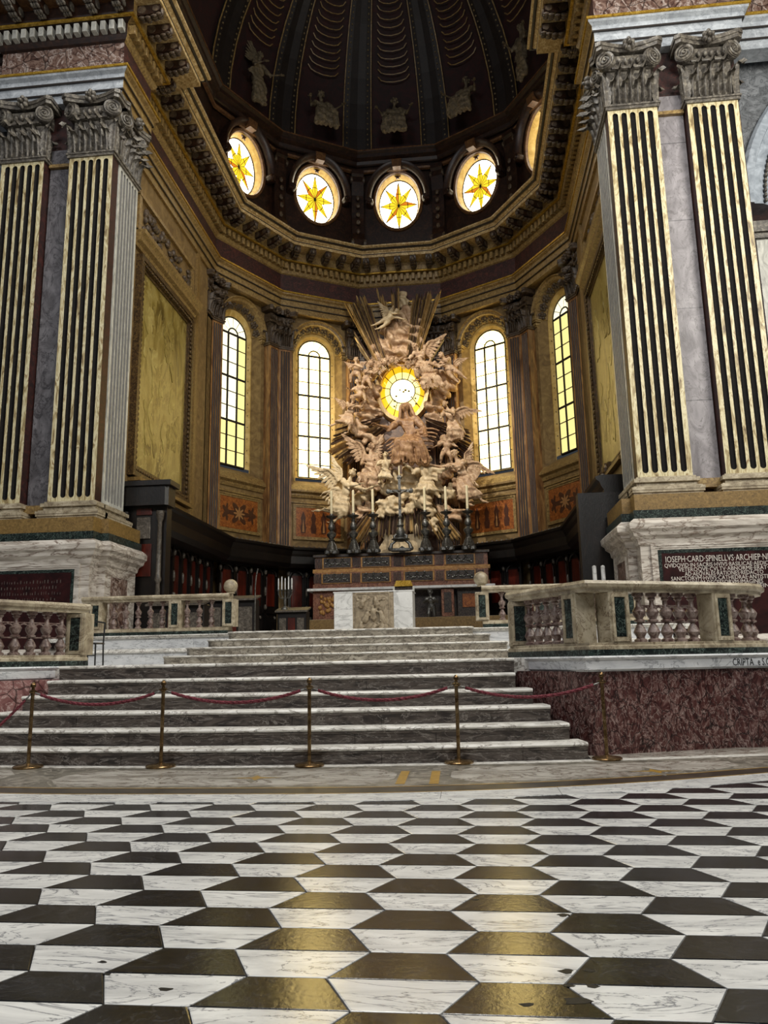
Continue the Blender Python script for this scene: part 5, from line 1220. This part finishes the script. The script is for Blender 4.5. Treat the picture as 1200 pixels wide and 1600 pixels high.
g=MB(); g.tube([(-.3,-.07,2.5),(0,-.08,2.36),(.3,-.07,2.5)],[.025,.04,.025],6).capsule((0,-.09,2.36),.06,(0,-.09,2.1),.05).capsule((0,-.09,2.1),.055,(0,-.08,1.75),.03).sphere((0,-.1,2.48),.065,8,6)
obj('hanging_figure',g,mCAP,cr,smooth=60); obj('candle_spike',MB().lathe([(.03,3.1),(.028,3.5),(.01,3.55)],8),mWAX,cr)

# ================================================================ FRONT ALTAR
al=thing('front_altar','plain white marble block altar with a weathered carved relief panel in front','altar',(0,21.3,1.82))
for s in (-1,1): obj('end_block',MB().bbox(*sorted((s*.57,s*1.1)),0,.95,0,1.2,.012),mALT,al)
obj('side_strip',MB().box(-.58,-.5,.01,.3,0,1.19),mREL,al); obj('side_strip',MB().box(.47,.58,.01,.3,0,1.19),mREL,al)
obj('altar_core',MB().box(-.58,.58,.12,.9,0,1.17),mALT,al)
rl=obj('relief_panel',MB().bbox(-.5,.47,.0,.12,.01,1.19,.008),mREL,al)
b=MB()
def lf(x,z,h,lean,arm):
    b.capsule((x,-.01,z),.07,(x+lean*h*.45,-.02,z+h*.45),.075); b.sphere((x+lean*h*.62,-.02,z+h*.68),(.05,.05,.06),8,6)
    b.capsule((x+lean*h*.42,-.03,z+h*.42),.035,(x+lean*h*.4+arm[0],-.03,z+h*.4+arm[1]),.025)
    for i in range(4): b.tube([(x+(i-1.5)*.035+lean*h*.3,-.06,z+h*.35),(x+(i-1.5)*.055,-.065,z)],[.012,.018],5)
for a in ((-.36,.06,.42,.1,(.12,.02)),(-.22,.4,.42,.3,(.2,-.05)),(.02,.45,.5,-.1,(.15,.12)),(.28,.38,.5,-.25,(-.16,.1)),(.36,.05,.42,-.1,(-.14,.06)),(-.05,.08,.3,.5,(.15,.1)),(.12,.82,.3,-.3,(.14,.05)),(-.34,.8,.28,.3,(.1,.05)),(.2,.1,.34,.2,(-.1,.1))): lf(*a)
for i in range(10): b.sphere((RN.uniform(-.45,.42),0,RN.uniform(.95,1.12)),(.06,.03,.04),7,5)
link('relief_figures',remesh(b,.016,1,None,mREL,'relief_figures'),rl)
obj('relief_border',MB().box(-.5,.47,-.02,.02,0,.04).box(-.5,.47,-.02,.02,1.15,1.19).box(-.5,-.47,-.02,.02,.04,1.15).box(.44,.47,-.02,.02,.04,1.15),mREL,rl)
obj('table_slab',MB().bbox(-1.12,1.13,-.01,.98,1.195,1.225,.008),mALT,al)
th=thing('celebrant_chair','chair back with pale posts and a gold topped rail behind the white altar','chair',(.75,22.6,1.82))
obj('post',MB().bbox(-.31,-.25,-.03,.03,0,1.42,.01),mSIDEP,th); obj('post',MB().bbox(.27,.33,-.03,.03,0,1.42,.01),mSIDEP,th)
obj('gold_rail',MB().prism([(-.27,1.45),(.29,1.45),(.22,1.62),(-.2,1.62)],-.05,.05,'y'),mGILT,th); obj('back',MB().bbox(-.25,.27,0,.04,.5,1.45,.01),mINTD,th); obj('seat',MB().bbox(-.31,.33,-.6,.04,.40,.5,.02),mINTD,th)
for xx in (-.28,.3): obj('leg',MB().bbox(xx-.03,xx+.03,-.58,-.52,0,.42,.01),mSIDEP,th)

# ================================================================ CHOIR STALLS
def stall_meshes(w):
    A={}
    b=MB(); b.box(-w/2,-w/2+.07,-.12,0,1.35,3.35).box(w/2-.07,w/2,-.12,0,1.35,3.35).box(-w/2,w/2,-.1,0,3.15,3.4).box(-w/2,w/2,-.08,0,1.3,1.5).box(-w/2,w/2,-.02,.05,0,3.6)
    b.arc([(w*.3,-.1),(w*.36,-.12),(w*.36,0),(w*.3,0)],2.85,0,pi,10); A['back']=b.mesh('back',mWOOD)
    A['red_panel']=MB().bbox(-w*.3,w*.3,-.05,0,1.6,2.95,.02).mesh('red_panel',mWOODR)
    A['seat']=MB().bbox(-w/2+.05,w/2-.05,-.6,-.02,.42,.5,.02).box(-w/2+.04,w/2-.04,-.5,-.02,0,.42).mesh('seat',mWOOD)
    b=MB(); b.prism([(0,0),(-.62,0),(-.62,.45),(-.5,.55),(-.58,.85),(-.66,1.0),(-.62,1.12),(-.3,1.15),(0,1.4)],-.045,.045,'x'); b.lathe([(.1,-.06),(.1,.06)],10,c=(0,-.6,1.02),ax='x'); A['armrest']=b.mesh('armrest',mWOOD)
    b=MB(); b.sphere((0,-.13,3.0),(.07,.08,.12),8,6).sphere((0,-.13,2.2),(.05,.06,.2),8,6).sphere((0,-.14,1.55),(.07,.08,.12),8,6).sphere((0,-.66,1.08),(.055,.07,.08),8,6).sphere((0,-.6,.55),(.05,.05,.08),8,6); A['carved_finial']=b.mesh('carved_finial',mWOODL,60)
    return A
SM=stall_meshes(.8); cnt=0
def stall(k,d,u,label,group):
    l,rz=seg(k,d,1.82,u); t=thing('choir_stall',label,'stall',l,rz,group)
    for nm in ('back','red_panel','seat'): link(nm,SM[nm],t)
    link('armrest',SM['armrest'],t,(-.4,0,0)); link('carved_finial',SM['carved_finial'],t,(-.4,0,0))
for s,nm in ((-1,'left'),(1,'right')):
    grp='dark choir stalls along the %s side'%nm; n=0
    for i in range(10):
        stall(3*s,7.15,-s*(-6.1+.82*i)*-1 if False else (-(6.0-.82*i) if s<0 else (6.0-.82*i)),'dark choir stall with red back panel, %s from the near end, %s side'%(ORD[i],nm),grp)
    for kk in (2,1):
        for i in range(4):
            n+=1; stall(kk*s,7.1,s*((1.23-.82*i)) if True else 0,'dark choir stall in the %s curve of the apse, %s from the choir wall'%(nm,ORD[(2-kk)*4+i]),grp)
    cp=[(s*6.35,20.5),(s*6.35,CY+6.35*T15)]+[vert(s*j,6.35) for j in (45,15)]
    if s>0: cp=[(x,y) for x,y in reversed(cp)]
    cv=thing('stall_canopy','long dark carved canopy over the %s choir stalls'%nm,'canopy',(s*6.35,20.5,5.0))
    P_=[(x-s*6.35,y-20.5) for x,y in cp]
    pf0=[(.0,.55),(.02,.2),(-.1,.1),(-.75,.0),(-.75,.62),(-.75,.8),(.12,.8),(.16,.9),(.1,.92),(-.8,.92),(-.85,0.0)]
    obj('cornice',MB().sweep([(-.8,.0),(-.15,.05),(0,.2),(.02,.5),(.08,.6),(.12,.72),(.2,.78),(.22,.86),(.1,.9),(-.8,.9)],P_),mWOOD,cv)
    cs=MB(); 
    for a,b_ in zip(P_,P_[1:]):
        a=Vector(a); b_=Vector(b_); L=(b_-a).length; nn_=int(L/.22)
        for i in range(nn_):
            q=a+(b_-a)*((i+.5)/nn_); cs.sphere((q.x,q.y,.9),(.07,.07,.06),6,4)
    obj('crest',cs,mWOODL,cv,smooth=60)
    e=thing('stall_end',('tall dark carved end panel of the left choir stalls with red inlay' if s<0 else 'plain dark end panel of the right choir stalls beside the pier'),'panelling',(s*6.25,20.25,1.82))
    obj('panel',MB().box(-.65,.65,0,.35,0,3.7 if s<0 else 3.55),mWOOD,e); s<0 and obj('canopy_block',MB().bbox(-.75,.75,-.25,.4,3.65,4.32,.08).box(-.85,.85,-.32,.4,4.2,4.34),mWOOD,e)
    for xx in ((-.5,.5) if s<0 else ()):
        b=MB().lathe([(.1,.0),(.1,.3),(.06,.35),(.08,.8),(.06,1.5),(.1,1.6),(.07,1.7),(.06,3.2),(.1,3.3),(.12,3.5)],10,c=(xx,-.1,0)); obj('carved_column',b,mWOODL if xx*s<0 else mWOOD,e,smooth=40)
    if s<0: obj('red_inlay',MB().bbox(-.25,.25,-.04,0,1.7,2.6,.01),mWOODR,e); obj('white_inlay',MB().bbox(-.2,.2,-.04,0,2.75,3.35,.01),mWOODL,e); obj('red_inlay',MB().bbox(-.22,.22,-.04,0,3.42,3.6,.01),mWOODR,e)
# desks, lectern and candelabrum in the choir
for (nm,lb,x,y,w,d,h) in (('choir_bench','dark low kneeling desk behind the left choir balustrade',-5.0,19.6,1.5,.5,.95),('choir_desk','inlaid dark desk behind the left stone ball',-4.35,22.2,1.5,.5,1.25),('choir_desk','dark panelled desk farther back under the candelabrum',-2.95,24.2,.95,.5,1.0),('choir_desk','dark desk on the right behind the curved balustrade',4.6,22.0,1.4,.5,1.25)):
    t=thing(nm,lb,'desk',(x,y,1.82)); obj('body',MB().bbox(-w/2,w/2,0,d,0,h-.08,.02),mWOOD,t)
    obj('sloping_top',MB().prism([(-.12,h-.12),(d,h+.02),(d,h+.07),(-.12,h-.07)],-w/2-.05,w/2+.05,'x'),mWOODL,t)
    for i in range(3): obj('panel',MB().bbox(-w/2+.06+i*(w-.08)/3,-w/2+(i+1)*(w-.08)/3,-.03,0,.12,h-.3,.01),mWOODR if i==1 else mWOODL,t)
t=thing('candelabrum','branched silver candelabrum with white candles in the dark choir','candelabrum',(-3.22,24.4,2.8))
b=MB().lathe([(.14,0),(.12,.05),(.04,.12),(.05,.3),(.03,.5),(.05,.56)],10)
for i in range(5):
    x=(i-2)*.11
    b.tube([(0,0,.35),(x*.7,0,.38),(x,0,.5),(x,0,.62)],.018,5).lathe([(.045,.62),(.05,.65)],8,c=(x,0,0))
obj('branches',b,mSILV,t,smooth=40)
for i in range(5): obj('candle',MB().lathe([(.022,.64),(.02,.98+.05*(i%2)),(.006,1.02+.05*(i%2))],8,c=((i-2)*.11,0,0)),mALT,t)
t=thing('microphone_stand','thin silver gooseneck stand rising beside the left stone ball','stand',(-2.55,18.4,1.82))
obj('base',MB().lathe([(.16,0),(.16,.02),(.03,.04)],14),mIRON,t); obj('stem',MB().tube([(0,0,.03),(0,0,1.15),(.02,0,1.4),(.06,0,1.6)],.016,6),mSILV,t)
for i,x in enumerate((5.62,5.82)):
    t=thing('white_candle','pale candle standing behind the right balustrade, %s one'%('nearer the altar' if i==0 else 'nearer the pier'),'candle',(x,18.6,1.82),0,'candles behind the right balustrade')
    obj('holder',MB().lathe([(.14,0),(.12,.04),(.04,.08),(.04,.9),(.08,.95)],12),mWOODL,t); obj('wax',MB().lathe([(.05,.95),(.048,1.42),(.01,1.44)],12),mALT,t)
# black chair on the landing
t=thing('metal_chair','thin black metal chair on the landing beside the left balustrade post','chair',(-5.12,15.3,1.15))
obj('seat',MB().bbox(-.2,.2,-.2,.2,.43,.46,.02),mIRON,t)
for x,y in ((-.17,-.17),(.17,-.17)): obj('leg',MB().tube([(x,y,.43),(x*1.1,y*1.1,0)],.016,6),mIRON,t)
for x in (-.17,.17): obj('leg',MB().tube([(x,.2,0),(x,.17,.43),(x,.2,.88)],.016,6),mIRON,t)
obj('back_rail',MB().tube([(-.17,.2,.87),(0,.22,.9),(.17,.2,.87)],.018,6).tube([(-.17,.19,.65),(.17,.19,.65)],.012,6),mIRON,t); obj('stretcher',MB().tube([(-.18,-.18,.2),(.18,-.18,.2)],.01,5).tube([(-.17,-.17,.2),(-.17,.18,.2)],.01,5),mIRON,t)

# ================================================================ BARRIER
SP=[(-2.56,8.80),(-.97,8.80),(.74,8.82),(2.4,9.0),(4.06,9.24)]
tops=[]
for i,(x,y) in enumerate(SP):
    t=thing('barrier_post','slim worn brass barrier post on a round base, %s from the left before the stairs'%ORD[i],'barrier post',(x,y,.0045),0,'brass barrier posts')
    obj('base',MB().lathe([(.0,0),(.165,0),(.17,.015),(.155,.028),(.06,.035),(.03,.05)],28),mBRASS,t,smooth=40)
    obj('pole',MB().lathe([(.021,.04),(.021,.84)],12),mBRASS,t,smooth=40)
    obj('collar',MB().lathe([(.03,.84),(.034,.85),(.03,.87),(.02,.875),(.018,.9),(.03,.91),(.032,.935),(.018,.955),(.012,.965)],14),mBRASS,t,smooth=40)
    obj('ring',MB().tube([(.045*cos(a),.0,.855+.018*sin(a)) for a in [2*pi*j/14 for j in range(15)]],.006,5),mBRASS,t,smooth=40)
    tops.append(Vector((x,y,.86)))
def rope(a,b,sag,label):
    d=(b-a); o=a.copy(); t=thing('barrier_rope',label,'rope',o,0,'ropes between the barrier posts'); u=d.normalized(); mb=MB()
    pts=[]; N=40
    s0=.10/d.length
    for i in range(N+1):
        f=s0+(1-2*s0)*i/N; p=d*f; p.z-=sag*4*f*(1-f); pts.append(p)
    sd=Vector((-u.y,u.x,0))
    for st_ in range(3):     # three twisted strands
        q=[p+(sd*cos(i*1.1+st_*2.094)+Vector((0,0,1))*sin(i*1.1+st_*2.094))*.0095 for i,p in enumerate(pts)]
        mb.tube(q,.0115,6)
    obj('cord',mb,mROPE,t,smooth=60)
    for e,p in ((0,pts[0]),(1,pts[-1])):
        tg=(d*e); obj('hook',MB().tube([p,p*.55+tg*.45,tg],[.014,.01,.007],6),mSILV,t,smooth=40)
lbs=['twisted dark red rope hanging between the first and second posts from the left','twisted dark red rope hanging between the second and middle posts','twisted dark red rope hanging between the middle and fourth posts','twisted dark red rope hanging between the fourth and last posts']
for i in range(4): rope(tops[i],tops[i+1],.155,lbs[i])
rope(Vector((-3.38,8.45,.04)),tops[0],.07,'twisted dark red rope descending from the first post to the floor at left')

# ================================================================ RIGHT AISLE AND DOME STATUES
w=sempty('wall_aisle_right',(10.15,19.6,0))
b=MB(); xc,zc,r=4.9,12.9,4.76; n=12
A=[(xc-r*cos(pi/2*i/n),zc+r*sin(pi/2*i/n)) for i in range(n+1)]
b.add([(x,0,z) for x,z in [(-.2,1),(xc-r,1)]+A+[(xc,20.5),(-.2,20.5)]],[tuple(range(len(A)+4))])
obj('grey_wall',b,mAISLE,w)
obj('archivolt',MB().arc([(r,-.12),(r-.08,-.2),(r-.3,-.16),(r-.32,-.1),(r-.55,-.06),(r-.75,.05),(r-.75,.5),(r,.5)],zc,pi/2,pi,20,cx=xc),mARCHG,w,smooth=30)
dn=MB()
for i in range(44):
    a=pi-pi/2*(i+.5)/44; q=r-.62; dn.sphere((xc+q*cos(a),-.1,zc+q*sin(a)),(.05,.06,.07),6,4)
obj('carved_arch_leaves',dn,mCAP,w,smooth=60)
obj('arch_pier',MB().box(xc-r+.25,xc-r+.6,-.1,.5,1,zc-1),mSIDEP,w); obj('impost',MB().box(xc-r-.1,xc-r+.85,-.25,.5,zc-.9,zc-.6).box(xc-r-.04,xc-r+.8,-.18,.5,zc-1.05,zc-.9),mCAP,w)
cn=MB().box(-.1,5,-.4,0,17.6,17.8).box(-.1,5,-.3,0,17.3,17.45).box(-.1,5,-.6,0,18,18.2)
for i in range(20): cn.box(.05+.24*i,.05+.24*i+.13,-.36,0,17.45,17.6)
obj('cornice',cn,mGSTONE,w)
obj('marble_panel',MB().box(0,5,-.1,0,18.2,20.4),mARCHG,w)
wl=struct(obj('wall_aisle_left',MB().box(-15,-10.2,19.6,19.9,1,20.5),mAISLE)); obj('cornice',MB().box(-15,-10.2,19.2,19.6,17.6,17.8).box(-15,-10.2,19.0,19.6,18,18.2),mGSTONE,wl)
t=thing('aisle_fresco','terracotta fragment of painted wall seen through the far right arch','painting',(11.3,23,10))
b=MB(); 
for (x,z,s) in ((.2,3.6,.9),(.6,2.2,1.1),(.4,.4,1.2),(1.2,3,1.2)): b.prism([(x+s*cos(a)*(1+.3*sin(3*a)),z+s*sin(a)) for a in [2*pi*i/9 for i in range(9)]],0,.2,'y')
obj('plaster',b,mTERR,t)
struct(obj('wall_aisle_back',MB().box(10,18,23.3,23.5,1,19),mDRED))
for k,(px_,py_,lb,ps) in {-2:(398,172,'standing winged stucco figure with scroll in the left of the dark dome',0),-1:(504,222,'seated stucco figure holding a cloth left of centre in the dark dome',1),0:(624,232,'seated stucco figure with open knees in the centre of the dark dome',1),1:(737,185,'seated stucco figure leaning right of centre in the dark dome',1),2:(822,118,'standing stucco figure at the right edge of the dark dome',0)}.items():
    l,rz=seg(k,7.0,27.75 if ps==0 else 27.35)
    pose=dict(torso=(.05,-.1,1),look=(.5,-.8,-.1),armL=((-.4,-.4,-.8),(.3,-.8,0)),armR=((.5,-.4,-.7),(.7,-.6,.2)),legL=((-.1,-.1,-1),(0,.05,-1)),legR=((.15,-.25,-1),(.05,.1,-1)),flow=[((-.3,-.3,1),(-.5,0,-1),.7,2)]) if ps==0 else \
         dict(torso=(.1*k,-.1,1),look=(.3*k,-.9,-.3),armL=((-.6,-.4,-.6),(-.3,-.8,0)),armR=((.6,-.4,-.6),(.4,-.8,0)),legL=((-.35,-.85,-.1),(-.1,.1,-1)),legR=((.35,-.85,-.1),(.1,.1,-1)),flow=[((-.6,-.7,.2),(1,-.1,.05),.6,1.6)])
    statue('dome_statue',lb,'statue',l,2.7 if ps==0 else 2.9,pose,mSTAT,robe=1.0,seed=60+k,rz=rz,group='stucco figures in the dome',wings=(W(-.4,1.9,-75,1.2,True),) if k==-2 else (),vox=.045)

bpy.data.scenes.remove(TMP)
